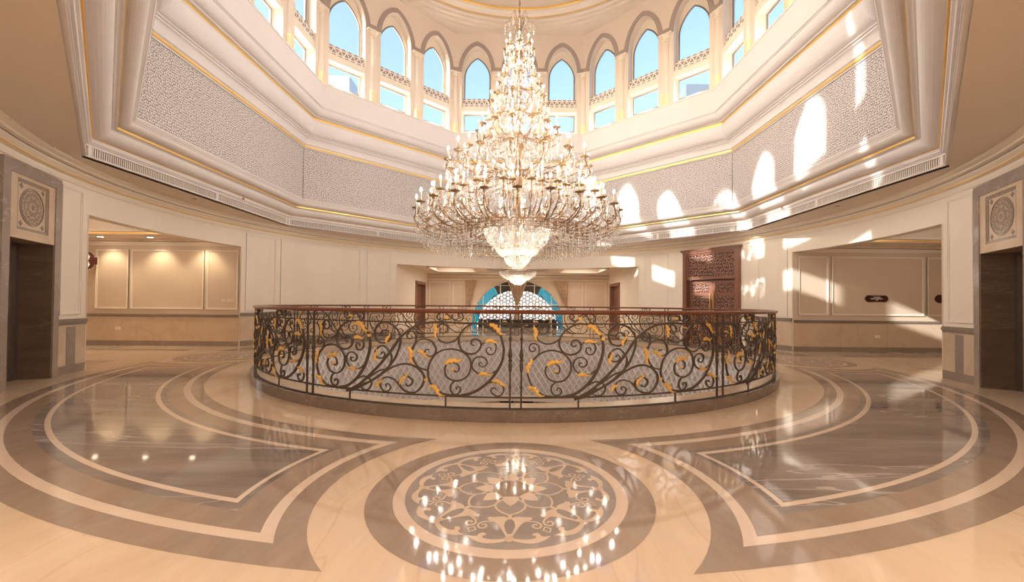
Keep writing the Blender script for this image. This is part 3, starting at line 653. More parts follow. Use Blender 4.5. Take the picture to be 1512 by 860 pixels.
# ------------------------------------------------------------------ wide back passage with arched window
def bigpass(s):
    """s=+1 back, -1 the one behind the photographer"""
    nm = 'back' if s > 0 else 'front'; Y = lambda *v: sorted(s * t for t in v)
    for sx in (-1, 1):
        a, b = sorted((sx * 5.44, sx * 5.7)); w_ = MB()
        if s > 0:
            w_.box(a, b, 7.44, 11.0, 0, 3.5); w_.box(a, b, 13.15, 13.9, 0, 3.5); w_.box(a, b, 11.0, 13.15, 2.55, 3.5)
        else: w_.box(a, b, *Y(7.44, 14.3), 0, 3.5)
        wo_ = struct(w_.build('wall_%s_passage_%s' % (nm, ('left', 'right')[sx > 0]), M['cream']), 'cream side wall of the %s passage on its %s side' % (nm, ('left', 'right')[sx > 0]), 'wall')
        if s > 0:
            dd = struct(MB().box(*sorted((sx * 5.62, sx * 5.75)), 11.0, 13.15, 0, 2.55).build('door_%d' % (6 + (sx > 0)), M['wood']), 'dark wooden door in the %s side wall of the back passage' % ('left', 'right')[sx > 0], 'door')
            mb = MB(); xa, xb = sorted((sx * 5.40, sx * 5.62))
            mb.box(xa, xb, 10.9, 11.05, 0, 2.6); mb.box(xa, xb, 13.1, 13.25, 0, 2.6); mb.box(xa, xb, 10.9, 13.25, 2.5, 2.66); mb.build('door_frame', M['wood'], dd)
            mb = MB(); xa, xb = sorted((sx * 5.40, sx * 5.44))
            mb.box(xa, xb, 7.6, 10.88, 3.1, 3.18); mb.box(xa, xb, 7.5, 10.88, 0, .17); mb.build('wall_trim', M['pale'], wo_)
    c = MB(); x = 5.6
    c.box(-x, x, *Y(9.2, 9.75), 3.3, 3.5); c.box(-x, x, *Y(12.55, 14.1), 3.3, 3.5); c.box(-x, -4.6, *Y(9.75, 12.55), 3.3, 3.5); c.box(4.6, x, *Y(9.75, 12.55), 3.3, 3.5); c.box(-2.3, 2.3, *Y(9.75, 12.55), 3.3, 3.5)
    c.box(-x, x, *Y(8.9, 14.3), 3.72, 3.8)
    for y in (9.75, 12.5): 
        for xa, xb in ((-4.6, -2.3), (2.3, 4.6)): c.box(xa, xb, *Y(y, y + .05), 3.45, 3.72)
    co_ = struct(c.build('ceiling_%s_passage' % nm, M['ceil']), 'beige ceiling of the %s passage with two recessed trays' % nm, 'ceiling')
    for xa, xb in ((-4.6, -2.3), (2.3, 4.6)):
        mb = MB()
        for a, b, e, f in ((xa, xa + .09, 9.75, 12.55), (xb - .09, xb, 9.75, 12.55), (xa, xb, 9.75, 9.84), (xa, xb, 12.46, 12.55)): mb.box(a, b, *Y(e, f), 3.25, 3.32)
        mb.build('tray_moulding', M['pale'], co_)
        lamp('tray_lamp', ((xa + xb) / 2, s * 11.15, 3.66), 20 if s > 0 else 55, (1, .86, .72), 1.6, 'AREA', sy=1.8)  # back trays are lit coves; front pair is added, unseen, to brighten the foreground
    return co_
cbk = bigpass(1); bigpass(-1)
MB().lathe([(1.0, 3.3), (1.0, 3.265), (1.5, 3.255), (1.62, 3.27), (1.7, 3.3)], 48, (0, 11.2, 0)).build('ceiling_rose', M['taupe'], cbk)
YE = 13.7
struct(MB().box(-5.7, 5.7, -14.5, -14.2, 0, 3.8).build('wall_front_passage', M['cream']), 'cream end wall behind the photographer', 'wall')
# end wall with arch hole
AR, AC = 2.82, .11
def circ_arch(r, c, n=24, z0=0.0):
    a0 = atan2(z0 - c, r); return [(r * cos(a0 + (pi - 2 * a0) * i / n), c + r * sin(a0 + (pi - 2 * a0) * i / n)) for i in range(n + 1)]
ap = circ_arch(AR, AC); mb = MB()
for y in (YE, YE + .3):
    vs_ = []
    for x, z in ap: vs_ += [(x, y, z), (5.7 if x >= 0 else -5.7, y, z)]
    n = len(ap)
    mb.add(vs_, [(i * 2, i * 2 + 1, i * 2 + 3, i * 2 + 2) for i in range(n - 1) if i != n // 2 - 1 and i != n // 2] )
    zt = ap[n // 2][1]; zb = ap[n // 2 - 1][1]; xb = ap[n // 2 - 1][0]
    mb.add([(-5.7, y, zb), (-xb, y, zb), (0, y, zt), (xb, y, zb), (5.7, y, zb), (5.7, y, 3.8), (-5.7, y, 3.8)], [(0, 1, 2, 6), (2, 3, 4, 5), (2, 5, 6)])
mb.add([(x, y, z) for x, z in ap for y in (YE, YE + .3)], [(i * 2, i * 2 + 1, i * 2 + 3, i * 2 + 2) for i in range(len(ap) - 1)])
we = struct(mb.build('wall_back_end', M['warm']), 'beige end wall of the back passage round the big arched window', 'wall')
for a, b in ((-5.3, -4.05), (-3.9, -2.75), (2.75, 3.9), (4.05, 5.3)): fmould(we, a, b, 1.15, 2.75, YE)
mb = MB(); mb.box(-5.44, 5.44, YE - .04, YE, 2.86, 2.92); mb.box(-5.44, 5.44, YE - .10, YE, 3.08, 3.14); mb.box(-5.44, 5.44, YE - .22, YE, 3.2, 3.3); mb.build('crown_moulding', M['pale'], we)
win = struct(empty('window_25', (0, YE, 0)), 'large round-arched window at the end of the back passage with a dark star lattice', 'window')
wfm = MB()
for (x, z), (x2, z2) in zip(ap[:-1], ap[1:]): wfm.tube([(x * .99, .15, AC + (z - AC) * .99), (x2 * .99, .15, AC + (z2 - AC) * .99)], .04, 5)
wfm.build('window_frame', M['pale'], win)
for x in (-2.08, -1.05, 1.0, 2.03): MB().box(x - .025, x + .025, .12, .18, 0, AC + sqrt(AR ** 2 - x * x) - .02).build('mullion', M['pale'], win)
for z in (1.27, 1.42, 2.56): h = sqrt(AR ** 2 - (z - AC) ** 2) - .03; MB().box(-h, h, .125, .175, z - .018, z + .018).build('mullion', M['pale'], win)
MB().prism_xz([(x * .98, AC + (z - AC) * .98) for x, z in ap], .145, .15).build('pane', M['glass'], win)
# teal glazed outer arch beyond, with the lattice screen inside it
ir, ic = 2.5, -.2
ia = circ_arch(ir, ic, 24); oa = circ_arch(3.6, .0, 24); mb = MB(); vs_ = []
for (xo, zo), (xi, zi) in zip(oa, ia): vs_ += [(xo, .62, zo), (xi, .62, zi)]
mb.add(vs_, [(i * 2, i * 2 + 1, i * 2 + 3, i * 2 + 2) for i in range(24) if not 8 <= i <= 15]); mb.build('teal_pane', M['teal'], win)
mb = MB(); mb.add(vs_, [(i * 2, i * 2 + 1, i * 2 + 3, i * 2 + 2) for i in range(24) if 8 <= i <= 15]); mb.build('olive_spandrel', M['olive'], win)  # dark olive panel above the inner arch
lat = MB(); p = .40
def inside(x, z): return x * x + (z - ic) ** 2 < (ir - .02) ** 2 and z > .02
for i in range(-8, 9):
    for j in range(0, 9):
        cx = (i + (j % 2) * .5) * p; cz_ = .05 + j * p * .866
        if not inside(cx, cz_): continue
        hexp = [(cx + .135 * cos(R(60 * k + 30)), cz_ + .135 * sin(R(60 * k + 30))) for k in range(7)]
        for a, b in zip(hexp[:-1], hexp[1:]): lat.tube([(a[0], .55, a[1]), (b[0], .55, b[1])], .021, 4, False)
        for k in range(6):
            a = R(60 * k); e = (cx + p / 2 * cos(a), cz_ + p / 2 * sin(a))
            for q in (-1, 1):
                b = (cx + .135 * cos(a + q * R(30)), cz_ + .135 * sin(a + q * R(30)))
                lat.tube([(b[0], .55, b[1]), (e[0], .55, e[1])], .018, 4, False)
lat.build('lattice_screen', M['iron'], win)['kind'] = 'stuff'
MB().box(-2.4, 2.4, .5, .58, 0, .5).build('outer_sill', M['dark'], win)
# curtains
def drape(label, fn, zt, zb, yy, depth, n=48, m_=16):
    mb = MB(); vs_ = []
    for j in range(m_ + 1):
        t = j / m_; z = zt + (zb - zt) * t; x0, x1 = fn(t)
        for i in range(n + 1):
            u = i / n; vs_.append((x0 + (x1 - x0) * u, yy - depth * (.5 + .5 * sin(u * 14 * pi)) * min(1, (x1 - x0) / .5), z))
    mb.add(vs_, [(j * (n + 1) + i, j * (n + 1) + i + 1, (j + 1) * (n + 1) + i + 1, (j + 1) * (n + 1) + i) for j in range(m_) for i in range(n)])
    return tag(mb.build('curtain', M['curtain'], None, True), label, 'curtain', 'drapes at the arched window')
def lerp(a, b, t): return a + (b - a) * t
drape('bronze satin drape gathered to a point in front of the middle of the arched window', lambda t: (lerp(-.62, -.10, t * 1.55), lerp(.60, .02, t * 1.55)) if t < .645 else (lerp(-.10, -.26, (t - .645) / .355), lerp(.02, .20, (t - .645) / .355)), 2.86, .5, YE - .12, .17)
drape('bronze satin drape hanging straight left of the arched window', lambda t: (lerp(-3.14, -3.08, t), lerp(-2.48, -2.86, t)), 2.86, 1.25, YE - .10, .10)
drape('bronze satin drape swept to the right of the arched window', lambda t: (lerp(2.0, 2.86, t ** .8), lerp(3.0, 2.97, t)), 2.86, 1.25, YE - .10, .10)
# crystal bowl lamp under the ceiling rose
bl = tag(empty('crystal_bowl_lamp', (0, 11.2, 3.245)), 'shallow crystal bowl lamp under the round ceiling rose in the back passage', 'lamp')
mb = MB(); mb.lathe([(1.0, 0), (1.0, -.04), (.93, -.05), (.93, 0)], 40, closed=True); mb.lathe([(.5, 0), (.5, -.28), (.46, -.28)], 32); mb.build('lamp_ring', M['brass'], bl)
cb = MB(); bowlp = [(1.0, -.04), (.97, -.18), (.85, -.32), (.62, -.45), (.45, -.47), (.38, -.60), (.22, -.70), (.03, -.76)]
for i in range(72):
    a = 2 * pi * i / 72
    for (ra, za), (rb, zb) in zip(bowlp[:-1], bowlp[1:]):
        for k in range(2):
            t = (k + .5) / 2; r = lerp(ra, rb, t)
            if r * 72 < 18 and i % 3: continue
            cb.octa((r * sin(a), r * cos(a), lerp(za, zb, t)), .034, .05)
cb.build('crystal_strands', M['crystal'], bl)['kind'] = 'stuff'
MB().lathe([(.001, -.2), (.25, -.2), (.25, -.08), (.001, -.08)], 20).build('lamp_disc', M['downlight'], bl)
lamp('bowl_lamp', (0, 11.2, 2.85), 38, WARM, .25)
struct(MB().box(-14, 14, 22, 22.5, -1, 4.2).build('wall_backdrop', M['building']), 'pale wall added outdoors as a bright backdrop behind the lattice of the arched window', 'wall')  # added sun-catching wall that brightens the view behind the lattice
# ------------------------------------------------------------------ iron balustrade round the well
RB = 5.84
SCROLLS = """
0.02 .346,.320 .220,.411 .153,.560 .160,.675 .233,.783 .341,.858 .458,.878 .585,.841 .671,.757 .694,.674 .672,.583 .605,.508 .495,.488 .402,.535 .365,.618 .393,.692 .460,.717 .527,.692 .548,.642 .528,.592 .481,.609
0.017 .504,.488 .453,.443 .442,.377 .480,.327 .539,.323 .569,.359 .560,.401 .521,.410 .513,.377
0.016 .217,.758 .267,.808 .288,.866 .282,.924 .240,.960 .190,.957 .163,.915 .183,.866 .228,.871 .237,.907 .207,.915
0.034 .615,.307 .751,.340 .906,.453 1.029,.619 1.099,.820 1.107,.955 1.070,1.073
0.022 1.070,1.073 .954,1.175 .831,1.208 .710,1.183 .591,1.099 .538,.991 .559,.891 .628,.833 .722,.827 .799,.873 .816,.940 .781,.999 .720,1.002 .691,.957 .721,.924 .755,.944
0.018 .538,1.016 .474,.974 .374,.957 .281,.999 .247,1.073 .263,1.148 .321,1.203 .380,1.182 .397,1.124 .356,1.082 .302,1.090 .289,1.131 .325,1.143
0.016 .807,.915 .841,.965 .902,.990 .973,.973 1.009,.905 .983,.838 .921,.822 .882,.864 .894,.906 .938,.906 .942,.872
0.017 1.028,.636 .940,.578 .836,.572 .749,.623 .719,.699 .748,.765 .817,.790 .887,.755 .896,.705 .852,.669 .800,.681 .797,.720 .831,.714
0.022 .346,.318 .497,.301 .649,.308 .786,.302
0.014 .744,1.233 .692,1.258 .667,1.295 .687,1.328 .723,1.305 .718,1.275 .696,1.283
0.014 .727,1.225 .813,1.275 .909,1.330 .988,1.310 1.001,1.259 .962,1.217 .932,1.251 .958,1.276
0.014 .778,1.292 .856,1.326 .900,1.293 .918,1.251
0.03 .734,.264 .937,.366 1.066,.467 1.251,.635 1.427,.833 1.560,1.010 1.728,1.133 1.855,1.187 2.016,1.210 2.174,1.213 2.330,1.207 2.483,1.200
0.022 .804,.273 1.109,.417 1.313,.552 1.459,.697 1.543,.872 1.564,.993 1.520,1.103 1.422,1.178 1.322,1.196 1.221,1.156 1.182,1.059 1.225,.955 1.317,.929 1.396,.961 1.424,1.023 1.374,1.090 1.304,1.088 1.274,1.044 1.325,1.020
0.019 1.066,.449 1.252,.566 1.382,.607 1.439,.731 1.408,.815 1.327,.890 1.236,.869 1.186,.797 1.228,.738 1.300,.733 1.339,.778 1.308,.815 1.279,.784
0.024 .849,.283 1.192,.458 1.392,.591 1.546,.658 1.678,.673 1.808,.627 1.891,.538 1.884,.436 1.812,.340 1.721,.310 1.608,.346 1.550,.428 1.587,.489 1.662,.519 1.737,.472 1.720,.411 1.664,.397 1.645,.424
0.017 1.570,.378 1.492,.459 1.393,.491 1.304,.465 1.275,.376 1.327,.311 1.396,.315 1.429,.369 1.395,.405 1.355,.395 1.372,.365
0.016 .913,.438 1.001,.480 1.087,.468 1.141,.402 1.100,.320 1.026,.306 .971,.337 .981,.382 1.035,.394
0.019 1.935,.607 1.827,.636 1.761,.710 1.723,.810 1.740,.896 1.803,.974 1.894,.998 1.993,.970 2.047,.888 2.039,.821 1.986,.782 1.924,.792 1.900,.833 1.923,.868 1.959,.860
0.016 1.735,.862 1.767,.947 1.781,1.033 1.747,1.086 1.682,1.081 1.651,1.033 1.683,.993 1.726,1.011 1.710,1.039
0.02 2.143,.323 2.038,.385 1.965,.483 1.946,.616 1.997,.753 2.102,.848 2.240,.880 2.378,.855 2.472,.782 2.503,.683 2.474,.575 2.399,.506 2.297,.487 2.193,.533 2.166,.616 2.191,.683 2.268,.711 2.337,.687 2.351,.638 2.321,.596 2.275,.619
0.017 2.305,.487 2.254,.444 2.243,.377 2.282,.320 2.341,.326 2.372,.373 2.357,.411 2.318,.404 2.324,.376
0.034 2.384,.307 2.502,.336 2.652,.422 2.784,.556 2.881,.723 2.908,.888 2.870,1.045
0.022 2.870,1.045 2.811,1.127 2.711,1.184 2.593,1.207 2.476,1.181 2.383,1.104 2.342,.995 2.377,.880 2.463,.827 2.547,.833 2.613,.892 2.621,.967 2.579,1.008 2.520,1.002 2.500,.952 2.538,.928
0.018 2.341,1.037 2.291,.986 2.188,.955 2.091,.990 2.046,1.073 2.071,1.157 2.132,1.192 2.194,1.159 2.194,1.109 2.143,1.075 2.095,1.099 2.116,1.133
0.016 2.613,.917 2.655,.959 2.729,.985 2.796,.961 2.813,.904 2.789,.837 2.731,.820 2.689,.861 2.705,.905 2.747,.903 2.744,.873
0.017 2.816,.623 2.734,.580 2.617,.578 2.532,.634 2.515,.700 2.548,.767 2.615,.793 2.682,.769 2.702,.720 2.666,.670 2.616,.677 2.599,.710 2.629,.722
0.017 2.726,.473 2.801,.483 2.876,.459 2.913,.394 2.885,.327 2.828,.310 2.761,.350 2.760,.399 2.802,.408 2.819,.384
0.022 2.144,.320 2.265,.306 2.384,.307
0.014 2.110,1.267 2.088,1.242 2.058,1.266 2.078,1.317 2.148,1.335 2.218,1.294 2.288,1.244 2.356,1.232 2.398,1.271 2.381,1.321 2.338,1.325 2.330,1.295 2.364,1.279
0.014 2.062,1.208 2.149,1.242 2.227,1.252 2.261,1.286 2.244,1.311
"""
LEAVES = [(0.168, 0.7, 80.0, 0.22), (0.254, 0.37, -30.0, 0.24), (0.49, 0.733, 20.0, 0.24), (0.998, 1.133, -28.0, 0.26), (0.941, 0.99, 5.0, 0.18), (0.853, 0.572, 5.0, 0.18), (0.244, 1.076, -75.0, 0.2), (1.207, 0.781, 85.0, 0.18), (1.389, 1.001, 70.0, 0.16), (1.718, 0.785, -72.0, 0.25), (1.897, 0.808, -25.0, 0.2), (1.621, 0.496, 55.0, 0.2), (1.264, 0.414, 50.0, 0.17), (2.046, 1.098, -75.0, 0.2), (2.073, 0.357, -35.0, 0.24), (2.29, 0.736, 20.0, 0.26), (2.824, 1.135, -35.0, 0.24), (2.763, 0.986, 5.0, 0.19), (2.684, 0.579, 8.0, 0.19), (2.864, 0.475, -15.0, 0.2)]
def sv(s, v, r=RB): a = s / RB; return (r * sin(a), -r * cos(a), v)
def ribbon(mb, pts, w_, d=.011):
    P = crom(pts, 4); k = len(P); vs_ = []
    for i, (s, v) in enumerate(P):
        a = P[min(i + 1, k - 1)]; b = P[max(i - 1, 0)]; dx, dy = a[0] - b[0], a[1] - b[1]; l = sqrt(dx * dx + dy * dy) or 1; nx, ny = -dy / l, dx / l
        t = i / (k - 1); ww = w_ / 2 * (1 if t < .6 else 1 - .3 * (t - .6) / .4)
        if k > 8 and t > .985: ww *= 1.35
        for q, r in ((1, RB - d), (-1, RB - d), (-1, RB + d), (1, RB + d)): vs_.append(sv(s + nx * ww * q, v + ny * ww * q, r))
    fs = [(i * 4 + q, i * 4 + (q + 1) % 4, (i + 1) * 4 + (q + 1) % 4, (i + 1) * 4 + q) for i in range(k - 1) for q in range(4)] + [(0, 3, 2, 1), tuple((k - 1) * 4 + q for q in range(4))]
    mb.add(vs_, fs)
pm = MB()
for line in SCROLLS.strip().splitlines():
    t = line.split(); ribbon(pm, [tuple(map(float, q.split(','))) for q in t[1:]], float(t[0]))
panel_me = pm.mesh('scroll_panel', M['iron'])
# gilded acanthus leaf: long lobed blade with a curled tip, lying in x-z, facing -y
def leaf_mesh():
    mb = MB(); n = 20; vs_ = []; m_ = 4
    for i in range(n + 1):
        t = i / n; x = t - .5
        lobe = abs(sin(t * pi * 4.5)) ** .7
        wd = 1.25 * (.03 + .085 * sin(pi * min(1, t * .95 + .05)) ** .8) * (.55 + .75 * lobe) * (1.1 - .75 * t)
        zc = .09 * sin(t * pi * 1.6 + .2) - .03 + (.17 * ((t - .72) / .28) ** 1.3 if t > .72 else 0)
        for j in range(m_ + 1):
            u = (j / m_ - .5) * 2; yy = -.075 * (1 - u * u) * (1 - .5 * t) - .012 - .03 * lobe * abs(u)
            vs_.append((x + abs(u) * .05 * (lobe - .3), yy, zc + u * wd))
    k = m_ + 1; f = [(i * k + j, (i + 1) * k + j, (i + 1) * k + j + 1, i * k + j + 1) for i in range(n) for j in range(m_)]
    nb = len(vs_); vs_ += [(x, .015, z) for x, y, z in vs_]; f += [tuple(q + nb for q in g)[::-1] for g in f]
    mb.add(vs_, f); return mb.mesh('gilded_leaf', M['gold'], False)
leaf_me = leaf_mesh()
ball_me = MB().lathe([(.001, -.022), (.016, -.016), (.023, 0), (.016, .016), (.001, .022)], 10).mesh('gilded_bud', M['gold'], True)
col_me = MB().box(-.022, .022, -.016, .012, -.017, .017).mesh('gilded_collar', M['gold'])
bal = tag(empty('balustrade', (0, 0, .15)), 'round wrought iron balustrade of scrolls with gilded leaves and mahogany handrail', 'railing')
dn = (0, 0, -.15)
bars = MB(); bars.lathe([(RB - .009, 1.198), (RB + .009, 1.198), (RB + .009, 1.216), (RB - .009, 1.216)], 180, closed=True); bars.build('top_bar', M['iron'], bal, loc=dn)
bars = MB(); bars.lathe([(RB - .01, .283), (RB + .01, .283), (RB + .01, .303), (RB - .01, .303)], 180, closed=True); bars.build('lower_bar', M['iron'], bal, loc=dn)
bars = MB(); bars.lathe([(RB - .014, .151), (RB + .014, .151), (RB + .014, .166), (RB - .014, .166)], 180, closed=True); bars.build('base_bar', M['iron'], bal, loc=dn)
hp = [(RB - .03, 1.325), (RB + .03, 1.325), (RB + .036, 1.335), (RB + .046, 1.345), (RB + .046, 1.36), (RB + .034, 1.374), (RB, 1.38), (RB - .034, 1.374), (RB - .046, 1.36), (RB - .046, 1.345), (RB - .036, 1.335)]
MB().lathe(hp, 240, closed=True).build('handrail', M['rail'], bal, True, loc=dn)
post = MB(); post.box(-.011, .011, -.011, .011, .165, 1.33)
for z, r, h in ((.42, .020, .022), (1.02, .020, .022), (.748, .027, .02)): post.lathe([(.010, z - h), (r, z - h * .5), (r, z + h * .5), (.010, z + h)], 10)
for z0, z1 in ((.60, .742), (.754, .90)): post.lathe([(.011, z0), (.018, z0 + .02), (.025 if z0 < .7 else .028, lerp(z0, z1, .62 if z0 < .7 else .38)), (.018, z1 - .02), (.011, z1)], 10)
post_me = post.mesh('baluster_post', M['iron'], False)
stub_me = MB().box(-.010, .010, -.008, .008, .16, .29).mesh('short_strut', M['iron'])
for k in range(12):
    rz = R(30 * k + .18)
    p = put('scroll_panel', panel_me, bal, dn, rz)
    for s, v, a, sc_ in LEAVES:
        l = put('gilded_leaf', leaf_me, p, sv(s, v, RB + .012)); l.rotation_euler = (0, -R(a), s / RB); l.scale = (sc_ * .95,) * 3
    for s, v in ((.49, .62), (2.27, .62)): put('gilded_bud', ball_me, p, sv(s, v, RB + .012))
    for s, v in ((1.10, 1.02), (1.93, .485), (.80, 1.277), (2.19, 1.277)):
        c_ = put('gilded_collar', col_me, p, sv(s, v, RB + .006)); c_.rotation_euler = (0, 0, s / RB)
    for da in (-.68, .68): o = put('baluster_post', post_me, bal, (RB * sin(R(30 * k + .18 + da)), -RB * cos(R(30 * k + .18 + da)), -.15), R(30 * k + .18 + da))
    for da in (7.9, 21.6): put('short_strut', stub_me, bal, (RB * sin(R(30 * k + da)), -RB * cos(R(30 * k + da)), -.15), R(30 * k + da))

# ------------------------------------------------------------------ grand chandelier
ZC = 2.30
ch = tag(empty('chandelier', (0, 0, ZC)), 'huge tiered brass and crystal chandelier with candle lamps hanging over the well', 'chandelier')
up_ = (0, 0, -ZC)
DT = 16.25
mb = MB()
nlink = 0; z = 9.15
while z < DT + .05:
    mb.tube([(.0, 0, z), (.022 if nlink % 2 else 0, .0 if nlink % 2 else .022, z + .06), (0, 0, z + .12)], .012, 5, False); mb.tube([(.0, 0, z), (-.022 if nlink % 2 else 0, .0 if nlink % 2 else -.022, z + .06), (0, 0, z + .12)], .012, 5, False)
    z += .105; nlink += 1
mb.build('suspension_chain', M['brass'], ch, loc=up_)
stem = [(.03, 2.6), (.05, 3.0), (.16, 3.45), (.30, 3.60), (.32, 3.66), (.12, 3.8), (.07, 4.2), (.10, 4.5), (.22, 4.75), (.26, 4.85), (.10, 5.0), (.06, 5.3), (.11, 5.55), (.24, 5.75), (.27, 5.85), (.09, 6.0), (.05, 6.25), (.10, 6.42), (.18, 6.55), (.08, 6.7), (.045, 6.95),
        (.09, 7.1), (.14, 7.2), (.06, 7.35), (.04, 7.6), (.10, 7.75), (.05, 7.9), (.04, 8.1), (.09, 8.22), (.04, 8.35), (.03, 8.7), (.03, 9.2)]
MB().lathe(stem, 20).build('central_stem', M['brass'], ch, True, loc=up_)
bulb_me0 = MB().lathe([(.010, 0), (.026, .035), (.016, .075), (.001, .105)], 6).mesh('flame_bulb', M['bulb'], True)
pan_me0 = MB().lathe([(.02, -.06), (.035, -.04), (.02, -.02), (.10, .0), (.115, .02), (.09, .012), (.03, .02), (.028, .06)], 10).mesh('drip_pan', M['brass'], True)
can_me0 = MB().lathe([(.020, .04), (.020, .24), (.014, .245)], 7).mesh('candle_sleeve', M['candle'], True)
def chain(mb, pts, bead=.023, gap=.09):
    """string of cut beads along a polyline"""
    acc = 0; last = Vector(pts[0])
    for q in pts[1:]:
        q = Vector(q); d = (q - last).length
        while acc + d >= gap:
            f = (gap - acc) / d; last = last.lerp(q, f); d = (q - last).length; acc = 0
            mb.octa(last, bead * .72, bead)
        acc += d; last = q
def tier(n, rt_, zp, ra, za, sag, off, sc_=1.0, drops=True, swag_from=None, curl=True):
    """n curved arms: leave the stem at (ra, za), dip to sag and rise to the drip pan at (rt_, zp)"""
    rm = lerp(ra, rt_, .66)
    P = crom([(ra, za), (lerp(ra, rt_, .2), lerp(za, sag, .55)), (lerp(ra, rt_, .42), sag + .02), (rm, sag), (lerp(rm, rt_, .62), lerp(sag, zp, .16)), (rt_ + .03 * sc_, lerp(sag, zp, .48)), (rt_ + .02, lerp(sag, zp, .8)), (rt_, zp - .05 * sc_)], 4)
    a = MB(); a.tube([(0, r, z) for r, z in P], .0125 * sc_ + .003, 5)
    if curl:
        h = (zp - sag) * .38; cx, cz_ = rt_ - .13 * sc_ - h * .3, lerp(sag, zp, .55)
        a.tube([(0, cx + h * .55 * (1 - t / 16) * cos(t * .55), cz_ + h * .55 * (1 - t / 16) * sin(t * .55)) for t in range(14)], .008 * sc_ + .002, 4)
        a.tube([(0, lerp(ra, rt_, .25), lerp(za, sag, .6)), (0, lerp(ra, rt_, .40), sag + h * .9), (0, lerp(ra, rt_, .58), sag + h * .7), (0, lerp(ra, rt_, .6), sag + h * .25), (0, lerp(ra, rt_, .5), sag + h * .3)], .008, 4)
    for t in (.3, .55, .8):
        r, z = P[int(t * (len(P) - 1))]; a.octa((0, r, z), .032 * sc_, .045 * sc_)
    am = a.mesh('arm', M['brass'])
    c = MB()
    for i in range(6): q = 2 * pi * i / 6; x, y = .10 * sc_ * cos(q), rt_ + .10 * sc_ * sin(q); c.octa((x, y, zp - .06), .016, .035); c.octa((x, y, zp - .15 * sc_), .02, .06)
    if drops:
        for t in (.25, .4, .55, .7, .85):
            r, z = P[int(t * (len(P) - 1))]
            for k in range(1 + int(3 * sc_ * t)): c.octa((0, r, z - .07 - .075 * k), .018, .034)
            c.octa((0, r, z - .12 - .075 * (1 + int(3 * sc_ * t))), .026, .065)
    cm = c.mesh('crystal_drops', M['crystal'])
    sw = MB()
    for i in range(n):
        q = R(off + 360 * i / n); q2 = R(off + 360 * (i + 1) / n)
        if swag_from:
            r0, z0 = swag_from
            chain(sw, [(lerp(r0, rt_, t) * sin(q), lerp(r0, rt_, t) * cos(q), lerp(z0, zp, t) - .45 * sc_ * sin(pi * t) * (1 - .3 * t)) for t in [k / 10 for k in range(11)]])
        ar = min(rt_ * (q2 - q), 1.0)
        chain(sw, [(rt_ * sin(lerp(q, q2, t)), rt_ * cos(lerp(q, q2, t)), zp - .03 - .28 * ar * sin(pi * t) - .04) for t in [k / 8 for k in range(9)]], .024, .075)
    so = sw.build('crystal_swags', M['crystal'], ch, loc=up_); so['kind'] = 'stuff'
    for i in range(n):
        ao = put('arm', am, ch, up_, -R(off + 360 * i / n))
        put('crystal_drops', cm, ao)['kind'] = 'stuff'
        for nm, me in (('drip_pan', pan_me0), ('candle_sleeve', can_me0)):
            o = put(nm, me, ao, (0, rt_, zp)); o.scale = (sc_,) * 3
        o = put('flame_bulb', bulb_me0, ao, (0, rt_, zp + .245 * sc_)); o.scale = (sc_,) * 3
tier(24, 2.62, 3.82, .85, 3.52, 3.20, 0, 1.0, swag_from=(.5, 4.7))
tier(24, 2.27, 4.10, .80, 3.62, 3.38, 7.5, 1.0, swag_from=(.45, 5.0))
tier(18, 1.86, 4.20, .62, 3.75, 3.52, 3, 1.0)
tier(12, 1.30, 4.28, .40, 3.80, 3.70, 9, .9)
tier(16, 1.86, 5.09, .30, 4.80, 4.66, 5, 1.0, swag_from=(.3, 5.75))
tier(12, 1.42, 5.40, .28, 4.90, 4.95, 0, .95, swag_from=(.25, 6.1))
tier(14, 1.06, 6.02, .26, 5.80, 5.66, 8, .9, swag_from=(.2, 6.6))
tier(10, .82, 6.24, .22, 5.88, 5.82, 0, .85)
tier(10, .74, 6.84, .18, 6.55, 6.45, 12, .85, swag_from=(.15, 7.2))
tier(8, .54, 7.36, .14, 7.18, 7.08, 0, .8, swag_from=(.1, 7.8))
tier(8, .40, 7.72, .10, 7.72, 7.5, 20, .75)
tier(8, .34, 8.28, .09, 8.22, 8.05, 0, .8, swag_from=(.06, 8.8))
# crown of drooping crystal fronds
fr = MB(); frc = MB()
for i in range(10):
    q = 2 * pi * i / 10; rr_ = .36 if i % 2 else .26; hh = .55 if i % 2 else .8
    pts = [(rr_ * t * sin(q) * (1.0), rr_ * t * cos(q), 8.45 + hh * sin(t * pi * .62) * (1.0 if t < .8 else .97)) for t in [k / 10 for k in range(12)]]
    fr.tube(pts, .007, 4); chain(frc, pts, .022, .06)
    x, y, z = pts[-1]; 
    for k in range(4): frc.octa((x, y, z - .06 - .07 * k), .016, .032)
    fr.tube([(.02 * sin(q), .02 * cos(q), 8.6), (.11 * sin(q), .11 * cos(q), 9.0), (.22 * sin(q), .22 * cos(q), 9.22)], .006, 4)
fr.build('crown_fronds', M['brass'], ch, loc=up_); frc.build('crown_crystals', M['crystal'], ch, loc=up_)['kind'] = 'stuff'
